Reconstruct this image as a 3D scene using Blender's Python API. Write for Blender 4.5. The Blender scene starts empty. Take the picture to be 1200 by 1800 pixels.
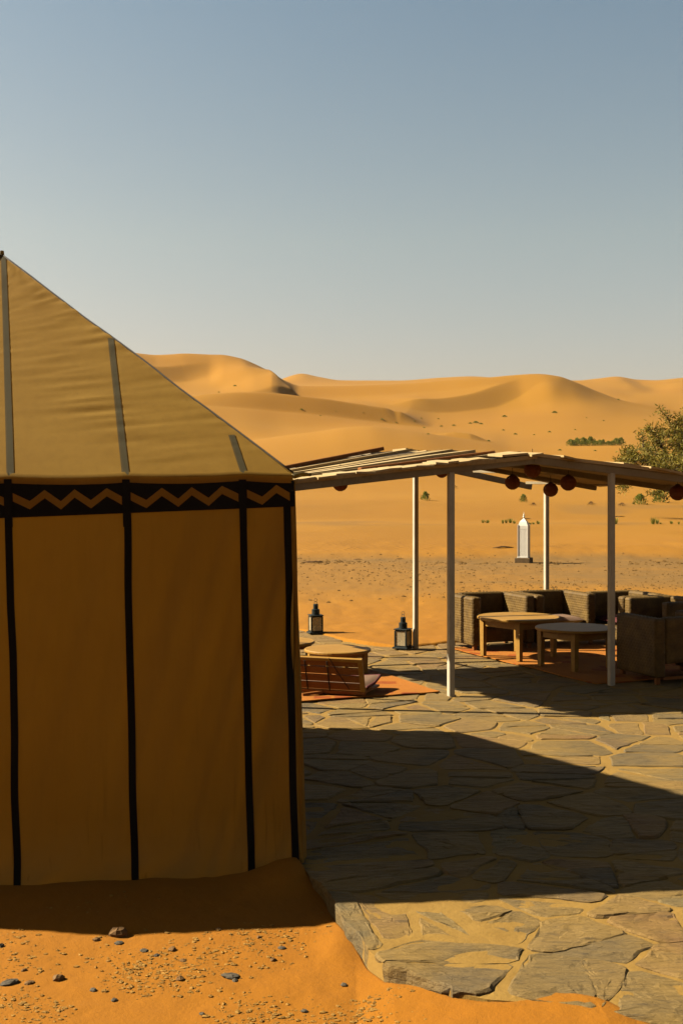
import bpy, math, random
import numpy as np
from mathutils import Vector, Matrix

random.seed(7)
rng = np.random.default_rng(11)
R = math.radians
SC = bpy.context.scene
COL = SC.collection

# ------------------------------------------------------------------ camera
H = 1.87                      # eye height above the paving
cam = bpy.data.cameras.new('camera')
cam.sensor_fit = 'VERTICAL'; cam.sensor_height = 36.0; cam.sensor_width = 24.0
cam.lens = 40.0
cam.shift_y = -26 / 1800
cam.clip_start = 0.1; cam.clip_end = 20000
cam_o = bpy.data.objects.new('camera', cam); COL.objects.link(cam_o)
cam_o.location = (0, 0, H); cam_o.rotation_euler = (R(90), 0, 0)
SC.camera = cam_o

# ------------------------------------------------------------------ sun and sky
KX, KY = 1.33, -0.18          # shadow offset of a point per metre of its height
sun_dir = Vector((-KX, -KY, 1)).normalized()
sun_el = math.asin(sun_dir.z)
sun_az = math.atan2(sun_dir.x, sun_dir.y)      # clockwise from +Y
sl = bpy.data.lights.new('sun', 'SUN'); sl.energy = 5.0; sl.angle = R(0.53); sl.color = (1.0, 0.91, 0.74)
so = bpy.data.objects.new('sun', sl); COL.objects.link(so)
so.rotation_euler = sun_dir.to_track_quat('Z', 'Y').to_euler(); so.location = (-30, 5, 30)

world = bpy.data.worlds.new('World'); SC.world = world; world.use_nodes = True
wt = world.node_tree; wn = wt.nodes; wl = wt.links
for n in list(wn): wn.remove(n)
wout = wn.new('ShaderNodeOutputWorld'); wbg = wn.new('ShaderNodeBackground')
sky = wn.new('ShaderNodeTexSky'); sky.sky_type = 'NISHITA'; sky.sun_disc = False
sky.sun_elevation = sun_el; sky.sun_rotation = sun_az
sky.air_density = 1.0; sky.dust_density = 3.0; sky.ozone_density = 1.0; sky.altitude = 500
SKY_STRENGTH = 0.05
wbg.inputs['Strength'].default_value = SKY_STRENGTH
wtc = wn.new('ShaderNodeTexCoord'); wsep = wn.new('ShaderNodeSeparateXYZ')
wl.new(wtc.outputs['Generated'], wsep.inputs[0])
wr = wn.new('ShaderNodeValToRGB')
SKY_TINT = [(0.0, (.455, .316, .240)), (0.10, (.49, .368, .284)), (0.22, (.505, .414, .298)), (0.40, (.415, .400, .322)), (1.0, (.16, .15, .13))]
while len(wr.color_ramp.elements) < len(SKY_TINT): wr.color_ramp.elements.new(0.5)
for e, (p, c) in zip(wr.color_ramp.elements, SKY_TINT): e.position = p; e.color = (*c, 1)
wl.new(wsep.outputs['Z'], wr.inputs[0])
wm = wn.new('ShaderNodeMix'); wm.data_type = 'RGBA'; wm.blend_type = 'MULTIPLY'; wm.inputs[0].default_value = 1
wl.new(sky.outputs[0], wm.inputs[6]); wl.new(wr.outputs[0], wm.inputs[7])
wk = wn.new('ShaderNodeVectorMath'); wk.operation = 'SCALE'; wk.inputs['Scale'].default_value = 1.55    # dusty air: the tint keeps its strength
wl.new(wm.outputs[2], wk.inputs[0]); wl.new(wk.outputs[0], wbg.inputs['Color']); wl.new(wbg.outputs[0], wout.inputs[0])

SC.view_settings.view_transform = 'Standard'; SC.view_settings.look = 'None'
SC.view_settings.gamma = 1.0; SC.view_settings.use_curve_mapping = False
SC.view_settings.exposure = 2.22
SC.render.engine = 'CYCLES'
SC.cycles.use_denoising = True
SC.cycles.max_bounces = 6; SC.cycles.diffuse_bounces = 4

# ------------------------------------------------------------------ small helpers
def lerp(a, b, t): return a + (b - a) * t
def sstep(a, b, x):
    t = np.clip((x - a) / (b - a), 0, 1); return t * t * (3 - 2 * t)
def ground_px(px, py, z=0.0):
    d = (H - z) * 2000 / (py - 874); return Vector(((px - 600) / 2000 * d, d, z))

_T = np.random.default_rng(5).random((256, 256))
def vnoise(x, y, seed=0):
    x = np.asarray(x, float) + seed * 17.31; y = np.asarray(y, float) + seed * 9.77
    xi = np.floor(x).astype(int); yi = np.floor(y).astype(int)
    fx = x - xi; fy = y - yi
    fx = fx * fx * (3 - 2 * fx); fy = fy * fy * (3 - 2 * fy)
    g = lambda i, j: _T[i & 255, j & 255]
    a = lerp(g(xi, yi), g(xi + 1, yi), fx); b = lerp(g(xi, yi + 1), g(xi + 1, yi + 1), fx)
    return lerp(a, b, fy) * 2 - 1
def fbm(x, y, octv=4, seed=0):
    s = 0; a = 1; t = 0
    for o in range(octv):
        s = s + a * vnoise(x * 2 ** o, y * 2 ** o, seed + o); t += a; a *= .5
    return s / t

def pchip(xk, Y, x):
    """monotone cubic through (xk, Y[..., k]) at x; Y has shape (..., K)"""
    xk = np.asarray(xk, float); Y = np.asarray(Y, float)
    h = np.diff(xk); dl = np.diff(Y, axis=-1) / h
    m = np.zeros_like(Y)
    w1 = 2 * h[1:] + h[:-1]; w2 = h[1:] + 2 * h[:-1]
    a, b = dl[..., :-1], dl[..., 1:]
    ok = (a * b) > 0
    with np.errstate(divide='ignore', invalid='ignore'):
        mm = (w1 + w2) / (w1 / a + w2 / b)
    m[..., 1:-1] = np.where(ok, mm, 0)
    m[..., 0] = dl[..., 0]; m[..., -1] = dl[..., -1]
    i = np.clip(np.searchsorted(xk, x) - 1, 0, len(xk) - 2)
    t = (np.clip(x, xk[0], xk[-1]) - xk[i]) / h[i]
    y0 = np.take(Y, i, axis=-1) if Y.ndim == 1 else np.take_along_axis(Y, i[..., None], -1)[..., 0]
    y1 = np.take(Y, i + 1, axis=-1) if Y.ndim == 1 else np.take_along_axis(Y, i[..., None] + 1, -1)[..., 0]
    m0 = np.take(m, i, axis=-1) if Y.ndim == 1 else np.take_along_axis(m, i[..., None], -1)[..., 0]
    m1 = np.take(m, i + 1, axis=-1) if Y.ndim == 1 else np.take_along_axis(m, i[..., None] + 1, -1)[..., 0]
    t2 = t * t; t3 = t2 * t
    return (2 * t3 - 3 * t2 + 1) * y0 + (t3 - 2 * t2 + t) * h[i] * m0 + (-2 * t3 + 3 * t2) * y1 + (t3 - t2) * h[i] * m1

class MB:
    """collects vertices and faces for ONE mesh"""
    def __init__(s): s.v = []; s.f = []
    def add(s, vs, fs):
        o = len(s.v); s.v += [tuple(v) for v in vs]; s.f += [tuple(i + o for i in f) for f in fs]; return s
    def box(s, c, size, rot=None, bev=0.0):
        sx, sy, sz = (q / 2 for q in size); c = Vector(c)
        if bev <= 0:
            vs = [Vector((x, y, z)) for z in (-sz, sz) for x, y in ((-sx, -sy), (sx, -sy), (sx, sy), (-sx, sy))]
            fs = [(3, 2, 1, 0), (4, 5, 6, 7), (0, 1, 5, 4), (1, 2, 6, 5), (2, 3, 7, 6), (3, 0, 4, 7)]
        else:
            b = min(bev, sx * .9, sy * .9, sz * .9)
            ring = lambda x, y, z: [Vector(p + (z,)) for p in ((-x + b, -y), (x - b, -y), (x, -y + b), (x, y - b), (x - b, y), (-x + b, y), (-x, y - b), (-x, -y + b))]
            ins = lambda x, y, z: [Vector(p + (z,)) for p in ((-x + b, -y + b), (x - b, -y + b), (x - b, -y + b), (x - b, y - b), (x - b, y - b), (-x + b, y - b), (-x + b, y - b), (-x + b, -y + b))]
            def cap(z): return [Vector((-sx + b, -sy + b, z)), Vector((sx - b, -sy + b, z)), Vector((sx - b, sy - b, z)), Vector((-sx + b, sy - b, z))]
            r0 = ring(sx, sy, -sz + b); r1 = ring(sx, sy, sz - b)
            vs = cap(-sz) + r0 + r1 + cap(sz)
            fs = [(3, 2, 1, 0), (20, 21, 22, 23)]
            for i in range(8): fs.append((4 + i, 4 + (i + 1) % 8, 12 + (i + 1) % 8, 12 + i))
            k = [(0, 1), (1, 1), (1, 2), (2, 2), (2, 3), (3, 3), (3, 0), (0, 0)]
            for i in range(8):
                a, bb = k[i]
                j = (i + 1) % 8
                if a == bb:
                    fs.append((a, 4 + j, 4 + i)); fs.append((20 + a, 12 + i, 12 + j))
                else:
                    fs.append((a, bb, 4 + j, 4 + i)); fs.append((20 + bb, 20 + a, 12 + i, 12 + j))
        if rot is not None: vs = [rot @ v for v in vs]
        return s.add([v + c for v in vs], fs)
    def beam(s, p, q, w, h, up=(0, 0, 1), bev=0.0):
        p = Vector(p); q = Vector(q); d = q - p; L = d.length; x = d / L
        y = Vector(up).cross(x).normalized(); z = x.cross(y)
        M = Matrix((x, y, z)).transposed()
        return s.box((p + q) / 2, (L, w, h), M, bev)
    def tube(s, pts, rad, seg=6, cap=True):
        pts = [Vector(p) for p in pts]; n = len(pts)
        if not hasattr(rad, '__len__'): rad = [rad] * n
        vs = []; ref = Vector((0.13, 0.31, 0.94))
        for i, p in enumerate(pts):
            t = (pts[min(i + 1, n - 1)] - pts[max(i - 1, 0)]).normalized()
            r_ = ref if abs(t.dot(ref)) < .95 else Vector((1, 0, 0))
            a = t.cross(r_).normalized(); b = t.cross(a)
            for k in range(seg):
                an = 2 * math.pi * k / seg
                vs.append(p + (a * math.cos(an) + b * math.sin(an)) * rad[i])
        fs = [(i * seg + k, i * seg + (k + 1) % seg, (i + 1) * seg + (k + 1) % seg, (i + 1) * seg + k) for i in range(n - 1) for k in range(seg)]
        if cap: fs += [tuple(range(seg))[::-1], tuple((n - 1) * seg + k for k in range(seg))]
        return s.add(vs, fs)
    def lathe(s, prof, seg=24, c=(0, 0, 0), rot0=0.0):
        c = Vector(c); vs = []; n = len(prof)
        for r, z in prof:
            for k in range(seg):
                a = rot0 + 2 * math.pi * k / seg; vs.append(c + Vector((r * math.cos(a), r * math.sin(a), z)))
        fs = [(i * seg + k, i * seg + (k + 1) % seg, (i + 1) * seg + (k + 1) % seg, (i + 1) * seg + k) for i in range(n - 1) for k in range(seg)]
        fs += [tuple(range(seg))[::-1], tuple((n - 1) * seg + k for k in range(seg))]
        return s.add(vs, fs)
    def ring(s, c, R_, r, n=18, seg=6, ax=(0, 1, 0)):
        M = Vector((0, 0, 1)).rotation_difference(Vector(ax)).to_matrix(); c = Vector(c); vs = []
        for i in range(n):
            a = 2 * math.pi * i / n
            for k in range(seg):
                b = 2 * math.pi * k / seg
                vs.append(c + M @ Vector(((R_ + r * math.cos(b)) * math.cos(a), (R_ + r * math.cos(b)) * math.sin(a), r * math.sin(b))))
        fs = [(i * seg + k, ((i + 1) % n) * seg + k, ((i + 1) % n) * seg + (k + 1) % seg, i * seg + (k + 1) % seg) for i in range(n) for k in range(seg)]
        return s.add(vs, fs)
    def prism(s, outline, z0, z1):
        n = len(outline)
        vs = [(x, y, z0) for x, y in outline] + [(x, y, z1) for x, y in outline]
        fs = [tuple(range(n))[::-1], tuple(range(n, 2 * n))] + [(i, (i + 1) % n, n + (i + 1) % n, n + i) for i in range(n)]
        return s.add(vs, fs)
    def grid(s, P):
        """P[i][j] of points -> quads"""
        a = len(P); b = len(P[0])
        return s.add([p for row in P for p in row], [(i * b + j, (i + 1) * b + j, (i + 1) * b + j + 1, i * b + j + 1) for i in range(a - 1) for j in range(b - 1)])
    def mesh(s, name, m, smooth=False):
        me = bpy.data.meshes.new(name); me.from_pydata(s.v, [], s.f)
        if m is not None: me.materials.append(m)
        if smooth: me.polygons.foreach_set('use_smooth', [True] * len(me.polygons))
        me.update(); return me
    def build(s, name, m, parent=None, smooth=False, loc=None):
        return link(name, s.mesh(name, m, smooth), parent, loc)

def link(name, me, parent=None, loc=None):
    o = bpy.data.objects.new(name, me); COL.objects.link(o)
    if parent is not None: o.parent = parent
    if loc is not None: o.location = loc
    return o
def tag(o, label=None, cat=None, group=None, kind=None):
    if label: o['label'] = label
    if cat: o['category'] = cat
    if group: o['group'] = group
    if kind: o['kind'] = kind
    return o
def thing(name, label, cat, loc=(0, 0, 0), rotz=0.0, group=None):
    o = bpy.data.objects.new(name, None); COL.objects.link(o); o.location = loc; o.rotation_euler = (0, 0, rotz)
    o.empty_display_size = .1
    return tag(o, label, cat, group)
def kids(o): return [c for c in bpy.data.objects if c.parent == o]
def dup(root, loc, rotz=None, label=None, scale=None):
    r = root.copy(); COL.objects.link(r); r.location = loc
    if rotz is not None: r.rotation_euler = (0, 0, rotz)
    if scale: r.scale = (scale,) * 3
    if label: r['label'] = label
    for c in kids(root):
        k = c.copy(); COL.objects.link(k); k.parent = r
        for g in kids(c):
            q = g.copy(); COL.objects.link(q); q.parent = k
    return r

# ------------------------------------------------------------------ materials
ALB = 0.64
def _al(c): return tuple(min(1, x * ALB) for x in c[:3])
class NT:
    def __init__(s, name):
        s.m = bpy.data.materials.new(name); s.m.use_nodes = True; s.t = s.m.node_tree
        s.b = s.t.nodes['Principled BSDF']; s.b.inputs['Specular IOR Level'].default_value = 0.12
        s.out = s.t.nodes['Material Output']
    def n(s, typ, **kw):
        x = s.t.nodes.new(typ)
        for k, v in kw.items(): setattr(x, k, v)
        return x
    def l(s, a, b): s.t.links.new(a, b)
    def coord(s, kind='Object', scale=(1, 1, 1), rot=(0, 0, 0)):
        mp = s.n('ShaderNodeMapping'); mp.inputs['Scale'].default_value = scale; mp.inputs['Rotation'].default_value = rot
        if kind == 'World': s.l(s.n('ShaderNodeNewGeometry').outputs['Position'], mp.inputs[0])
        else: s.l(s.n('ShaderNodeTexCoord').outputs[kind], mp.inputs[0])
        return mp.outputs[0]
    def noise(s, vec, scale, detail=4, rough=.55, dist=0.0):
        x = s.n('ShaderNodeTexNoise'); x.inputs['Scale'].default_value = scale; x.inputs['Detail'].default_value = detail
        x.inputs['Roughness'].default_value = rough; x.inputs['Distortion'].default_value = dist; s.l(vec, x.inputs['Vector']); return x.outputs['Fac']
    def ramp(s, fac, stops):
        x = s.n('ShaderNodeValToRGB')
        while len(x.color_ramp.elements) < len(stops): x.color_ramp.elements.new(.5)
        for e, (p, c) in zip(x.color_ramp.elements, stops): e.position = p; e.color = (*_al(c), 1)
        s.l(fac, x.inputs[0]); return x.outputs[0]
    def rng(s, fac, a, b, c=0.0, d=1.0):
        x = s.n('ShaderNodeMapRange'); x.inputs[1].default_value = a; x.inputs[2].default_value = b; x.inputs[3].default_value = c; x.inputs[4].default_value = d
        s.l(fac, x.inputs[0]); return x.outputs[0]
    def mix(s, fac, a, b, mode='MIX'):
        x = s.n('ShaderNodeMix', data_type='RGBA', blend_type=mode)
        for i, v in ((0, fac), (6, a), (7, b)):
            if isinstance(v, (int, float)): x.inputs[i].default_value = v
            elif isinstance(v, tuple): x.inputs[i].default_value = (*_al(v), 1)
            else: s.l(v, x.inputs[i])
        return x.outputs[2]
    def math(s, op, a, b=None):
        x = s.n('ShaderNodeMath', operation=op)
        for i, v in ((0, a), (1, b)):
            if v is None: continue
            if isinstance(v, (int, float)): x.inputs[i].default_value = v
            else: s.l(v, x.inputs[i])
        return x.outputs[0]
    def bump(s, h, strength=.3, dist=.01, prev=None):
        x = s.n('ShaderNodeBump'); x.inputs['Strength'].default_value = strength; x.inputs['Distance'].default_value = dist
        s.l(h, x.inputs['Height'])
        if prev is not None: s.l(prev, x.inputs['Normal'])
        return x.outputs[0]
    def fin(s, col, rough=.8, normal=None):
        if isinstance(col, tuple): s.b.inputs['Base Color'].default_value = (*_al(col), 1)
        else: s.l(col, s.b.inputs['Base Color'])
        if isinstance(rough, (int, float)): s.b.inputs['Roughness'].default_value = rough
        else: s.l(rough, s.b.inputs['Roughness'])
        if normal is not None: s.l(normal, s.b.inputs['Normal'])
        return s.m

def m_sand():
    k = NT('sand'); w = k.coord('World')
    at = k.n('ShaderNodeAttribute', attribute_name='zone'); sep = k.n('ShaderNodeSeparateColor'); k.l(at.outputs['Color'], sep.inputs[0])
    n1 = k.noise(w, 0.35, 5); n2 = k.noise(w, 9, 4, .6); n3 = k.noise(w, 260, 3, .7); n4 = k.noise(w, 60, 3, .65)
    near = k.mix(k.rng(n1, .35, .65), (.262, .097, .0016), (.236, .084, .0013))
    far = k.mix(k.rng(k.noise(w, .02, 4), .35, .65), (.250, .117, .0060), (.234, .104, .0045))
    sand = k.mix(sep.outputs[2], near, far)
    sand = k.mix(k.rng(n2, .35, .75, 0, .30), sand, (.195, .070, .003))
    grav = k.mix(k.rng(k.noise(w, 2.2, 6, .65), .3, .7), (.125, .070, .016), (.175, .088, .015))
    grav = k.mix(k.rng(k.noise(w, 14, 4, .8), .56, .70, 0, .5), grav, (.06, .033, .014))
    c = k.mix(sep.outputs[0], sand, grav)
    c = k.mix(k.rng(n3, .3, .7, 0, .26), c, (.11, .042, .005))
    wv = k.n('ShaderNodeTexWave', wave_type='BANDS', bands_direction='X'); wv.inputs['Scale'].default_value = 1.5
    wv.inputs['Distortion'].default_value = 2.2; wv.inputs['Detail'].default_value = 2; wv.inputs['Detail Scale'].default_value = .5
    k.l(k.coord('World', rot=(0, 0, R(-32))), wv.inputs['Vector'])
    h = k.math('MULTIPLY', wv.outputs['Fac'], sep.outputs[1])
    nb = k.bump(h, .8, .07)
    nb = k.bump(n4, .4, .007, nb); nb = k.bump(n3, .6, .003, nb)
    return k.fin(c, .95, nb)
def m_canvas(name, base, dark, weave=900, hem=False):
    k = NT(name); o = k.coord('Object')
    n = k.noise(o, 1.6, 5, .6); n2 = k.noise(k.coord('Object', (1, 1, .15)), 22, 4, .6); st = k.noise(k.coord('Object', (1, 1, .04)), 60, 3)
    c = k.mix(k.rng(n, .3, .7), base, dark); c = k.mix(k.rng(n2, .45, .8, 0, .45), c, tuple(x * .8 for x in dark)); c = k.mix(k.rng(st, .58, .8, 0, .25), c, tuple(x * .6 for x in dark))
    if hem:      # sand dust caught in the lowest hand's breadth of the cloth, and a few runs of dirt
        sp = k.n('ShaderNodeSeparateXYZ'); k.l(o, sp.inputs[0])
        hz_ = k.math('ADD', sp.outputs['Z'], k.math('MULTIPLY', k.noise(k.coord('Object', (1, 1, .4)), 9, 4, .7), -.22))
        c = k.mix(k.rng(hz_, .20, -.04, 0, .75), c, (.34, .20, .045))
        c = k.mix(k.math('MULTIPLY', k.rng(k.noise(k.coord('Object', (1, 1, .05)), 26, 3, .6), .60, .72, 0, .6), k.rng(sp.outputs['Z'], .75, .15)), c, (.07, .035, .004))
    nb = k.bump(k.noise(o, 14, 4, .5), .10, .006); nb = k.bump(k.noise(o, weave, 2), .18, .0006, nb)
    k.fin(c, .85, nb)
    tr = k.n('ShaderNodeBsdfTranslucent'); mx = k.n('ShaderNodeMixShader'); mx.inputs[0].default_value = .46
    k.l(k.mix(.5, c, (.76, .52, .11)), tr.inputs[0]); k.l(k.b.outputs[0], mx.inputs[1]); k.l(tr.outputs[0], mx.inputs[2]); k.l(mx.outputs[0], k.out.inputs[0])
    return k.m
def m_paint(name, c0, c1, scale=8, rough=.6, grain=(1, 1, .1)):
    k = NT(name); o = k.coord('Object'); g = k.coord('Object', grain)
    n = k.noise(o, scale, 5, .6); n2 = k.noise(g, scale * 9, 4, .7)
    c = k.mix(k.rng(n, .35, .7), c0, c1); c = k.mix(k.rng(n2, .55, .78, 0, .55), c, tuple(x * .45 for x in c1))
    return k.fin(c, rough, k.bump(n2, .25, .003))
def m_plank():
    k = NT('weathered_plank'); g = k.coord('Object', (.6, .6, .6)); oi = k.n('ShaderNodeObjectInfo')
    n = k.noise(g, 5, 6, .65, .4); n2 = k.noise(g, 48, 4, .75)
    c = k.mix(k.rng(n, .3, .7), (.40, .275, .115), (.30, .20, .08)); c = k.mix(k.rng(n2, .5, .75, 0, .5), c, (.075, .045, .018))
    c = k.mix(k.rng(oi.outputs['Random'], 0, 1, 0, .5), c, (.36, .275, .15))
    return k.fin(c, .85, k.bump(n2, .4, .004))
def m_wood(name, c0, c1, rough=.5):
    k = NT(name); g = k.coord('Object', (1, 7, 7)); oi = k.n('ShaderNodeObjectInfo')
    n = k.noise(g, 3.2, 6, .6, .6); n2 = k.noise(k.coord('Object', (1.5, 22, 22)), 9, 4, .7)
    c = k.mix(k.rng(n, .3, .7), c0, c1); c = k.mix(k.rng(n2, .5, .8, 0, .5), c, tuple(x * .55 for x in c1))
    return k.fin(c, rough, k.bump(n2, .15, .002))
def m_stone():
    k = NT('slate_flagstone'); w = k.coord('World'); oi = k.n('ShaderNodeObjectInfo')
    st = k.coord('World', (.75, 3.2, 6), (0, 0, R(12)))
    base = k.ramp(oi.outputs['Random'], [(0, (.110, .075, .030)), (.22, (.155, .102, .036)), (.42, (.080, .062, .036)), (.58, (.175, .110, .035)), (.76, (.155, .082, .029)), (.9, (.095, .070, .036)), (1, (.160, .116, .044))])
    n = k.noise(st, 2.6, 7, .65, .5); n2 = k.noise(st, 11, 6, .7, .3); dust = k.noise(w, 1.7, 6, .62); d2 = k.noise(w, 70, 3, .7)
    c = k.mix(k.rng(n, .32, .68), base, tuple((.185, .114, .031)), 'MIX')
    c = k.mix(k.rng(n, .3, .7, 0, .75), base, c)
    c = k.mix(k.rng(n2, .50, .70, 0, .75), c, (.045, .034, .020))
    lam = k.noise(k.coord('World', (1.2, 7, 9), (0, 0, R(14))), 5.5, 5, .7, .8)
    c = k.mix(k.rng(lam, .62, .70, 0, .7), c, (.035, .026, .015))
    c = k.mix(k.math('MULTIPLY', k.rng(dust, .42, .64), k.rng(d2, .25, .6, .35, .8)), c, (.215, .128, .030))
    c = k.mix(k.rng(d2, .6, .8, 0, .3), c, (.04, .03, .018))
    nb = k.bump(n, .7, .030); nb = k.bump(n2, .8, .018, nb); nb = k.bump(lam, .7, .014, nb); nb = k.bump(d2, .3, .003, nb)
    return k.fin(c, k.rng(n2, .3, .7, .6, .88), nb)
def m_mortar():
    k = NT('sandy_joint'); w = k.coord('World')
    n = k.noise(w, 5, 5, .6); n2 = k.noise(w, 150, 3, .7)
    c = k.mix(k.rng(n, .3, .7), (.225, .130, .026), (.195, .108, .020)); c = k.mix(k.rng(n2, .4, .75, 0, .4), c, (.09, .05, .016))
    return k.fin(c, .95, k.bump(n2, .4, .004, k.bump(k.noise(w, 30, 4), .4, .01)))
def m_simple(name, c, rough=.6, var=.35, scale=20, metallic=0.0, bump=.15):
    k = NT(name); o = k.coord('Object'); n = k.noise(o, scale, 4, .6)
    col = k.mix(k.rng(n, .3, .7), c, tuple(x * (1 - var) for x in c))
    k.b.inputs['Metallic'].default_value = metallic
    return k.fin(col, rough, k.bump(n, bump, .004))
def m_wicker():
    k = NT('wicker'); o = k.coord('Object'); n = k.noise(o, 9, 4, .6); n2 = k.noise(k.coord('Object', (1, 1, 3)), 55, 4, .7)
    c = k.mix(k.rng(n, .3, .7), (.132, .076, .016), (.056, .030, .006)); c = k.mix(k.rng(n2, .45, .75, 0, .6), c, (.022, .012, .004))
    return k.fin(c, .6, k.bump(n2, .4, .003))
def m_rug():
    k = NT('woven_rug'); o = k.coord('Object'); n = k.noise(o, 3, 4, .6); n2 = k.noise(k.coord('Object', (3, 1, 1)), 60, 3, .7)
    v = k.n('ShaderNodeTexVoronoi', feature='F1', distance='CHEBYCHEV'); v.inputs['Scale'].default_value = 3.4; k.l(o, v.inputs['Vector'])
    c = k.mix(k.rng(n, .3, .7), (.14, .024, .002), (.28, .066, .002)); c = k.mix(k.rng(v.outputs['Distance'], .24, .30, 0, .6), c, (.33, .13, .012))
    c = k.mix(k.rng(n2, .5, .75, 0, .6), c, (.05, .011, .004))
    return k.fin(c, .95, k.bump(n2, .5, .006))
def m_leaf(name, c0, c1):
    k = NT(name); gi = k.n('ShaderNodeNewGeometry'); c = k.mix(gi.outputs['Random Per Island'], c0, c1)
    k.fin(c, .7)
    tr = k.n('ShaderNodeBsdfTranslucent'); mx = k.n('ShaderNodeMixShader'); mx.inputs[0].default_value = .3
    k.l(c, tr.inputs[0]); k.l(k.b.outputs[0], mx.inputs[1]); k.l(tr.outputs[0], mx.inputs[2]); k.l(mx.outputs[0], k.out.inputs[0])
    return k.m
def m_rock(name, c0, c1):
    k = NT(name); o = k.coord('World'); n = k.noise(o, 30, 5, .65); gi = k.n('ShaderNodeNewGeometry')
    c = k.mix(k.rng(n, .3, .7), c0, c1); c = k.mix(k.rng(gi.outputs['Random Per Island'], 0, 1, 0, .45), c, tuple(x * .5 for x in c1))
    return k.fin(c, .85, k.bump(k.noise(o, 120, 4, .7), .5, .004))
def m_glass():
    k = NT('dusty_lantern_glass'); o = k.coord('Object'); n = k.noise(o, 6, 3, .6)
    k.b.inputs['Specular IOR Level'].default_value = .5; k.fin((.42, .33, .19), .35)
    tr = k.n('ShaderNodeBsdfTransparent'); tr.inputs[0].default_value = (.92, .88, .78, 1); mx = k.n('ShaderNodeMixShader'); k.l(k.rng(n, .35, .65, .45, .7), mx.inputs[0])
    k.l(tr.outputs[0], mx.inputs[1]); k.l(k.b.outputs[0], mx.inputs[2]); k.l(mx.outputs[0], k.out.inputs[0])
    return k.m

M = dict(
    sand=m_sand(), canvas=m_canvas('tan_canvas', (.290, .166, .0230), (.245, .134, .0165), 900, True),
    trim=m_simple('black_canvas_trim', (.0045, .0042, .0035), .95, .4, 40), strap=m_canvas('grey_strap', (.075, .063, .027), (.058, .049, .021)),
    zig=m_canvas('zigzag_canvas', (.31, .165, .018), (.26, .132, .014)),
    post=m_paint('white_post_paint', (.36, .315, .225), (.30, .255, .175), 7), beam=m_paint('beam_paint', (.21, .165, .095), (.16, .12, .065), 6, .65, (.3, .3, .3)),
    plank=m_plank(), table=m_wood('table_wood', (.29, .155, .026), (.22, .108, .018)), redwood=m_wood('reddish_wood', (.21, .080, .016), (.15, .050, .010)),
    stone=m_stone(), mortar=m_mortar(), wicker=m_wicker(), rug=m_rug(),
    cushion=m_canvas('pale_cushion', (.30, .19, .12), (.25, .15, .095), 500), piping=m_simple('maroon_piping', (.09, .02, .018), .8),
    paper=m_simple('terracotta_paper', (.165, .050, .012), .75, .3, 14), cord=m_simple('dark_cord', (.03, .022, .015), .8),
    iron=m_simple('dark_green_iron', (.022, .028, .026), .5, .4, 30, .3), glass=m_glass(), candle=m_simple('candle_wax', (.62, .52, .34), .5, .15),
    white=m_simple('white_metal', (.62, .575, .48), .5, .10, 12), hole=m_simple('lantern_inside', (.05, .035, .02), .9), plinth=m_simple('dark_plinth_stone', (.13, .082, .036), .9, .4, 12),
    bark=m_simple('tamarisk_bark', (.045, .028, .016), .9, .4, 6), leaf=m_leaf('tamarisk_leaf', (.20, .148, .016), (.10, .086, .010)),
    scrub=m_leaf('scrub_leaf', (.17, .17, .018), (.09, .105, .013)), dry=m_leaf('dry_grass_blade', (.22, .17, .025), (.13, .13, .018)),
    deadwood=m_simple('dead_twigs', (.12, .06, .02), .9), rock=m_rock('tan_rock', (.18, .095, .03), (.125, .063, .019)), slate=m_rock('grey_slate', (.095, .074, .046), (.062, .050, .034)),
    pebble=m_rock('pebble_stone', (.30, .155, .026), (.22, .11, .020)),
    track=m_rock('track_pebble', (.19, .096, .018), (.13, .068, .015)), mat=m_simple('dark_gap_sheet', (.03, .017, .006), .9, .4, 30),
)

# ------------------------------------------------------------------ paving outline
PAVE = [(-.262, 5.90), (-.17, 5.68), (-.10, 5.55), (-.055, 5.36), (-.03, 5.20), (.03, 5.0), (.075, 4.84), (.10, 4.72), (.17, 4.54), (.30, 4.47), (.42, 4.32), (.55, 4.25), (.80, 4.20), (1.02, 4.08), (1.4, 3.97),
        (2.2, 3.75), (7, 3.3), (7, 17), (3, 15.6), (.95, 14.3), (.66, 14.16), (.35, 14.45), (0, 14.98), (-.4, 15.75), (-.80, 16.35), (-1.6, 17.4), (-3.0, 17.4), (-3.0, 12.5), (-1.6, 9.6)]
_pa = np.array(PAVE); _pb = np.roll(_pa, -1, 0)
def pave_sd(x, y):
    """signed distance to the paving outline, positive inside"""
    x = np.asarray(x, float); y = np.asarray(y, float)
    dmin = np.full(x.shape, 1e9); ins = np.zeros(x.shape, bool)
    for (ax, ay), (bx, by) in zip(_pa, _pb):
        ex, ey = bx - ax, by - ay; L2 = ex * ex + ey * ey
        t = np.clip(((x - ax) * ex + (y - ay) * ey) / L2, 0, 1)
        dmin = np.minimum(dmin, np.hypot(x - ax - t * ex, y - ay - t * ey))
        c = (ay > y) != (by > y)
        if by != ay: ins ^= c & (x < ex * (y - ay) / ey + ax)
    return np.where(ins, dmin, -dmin)

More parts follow.
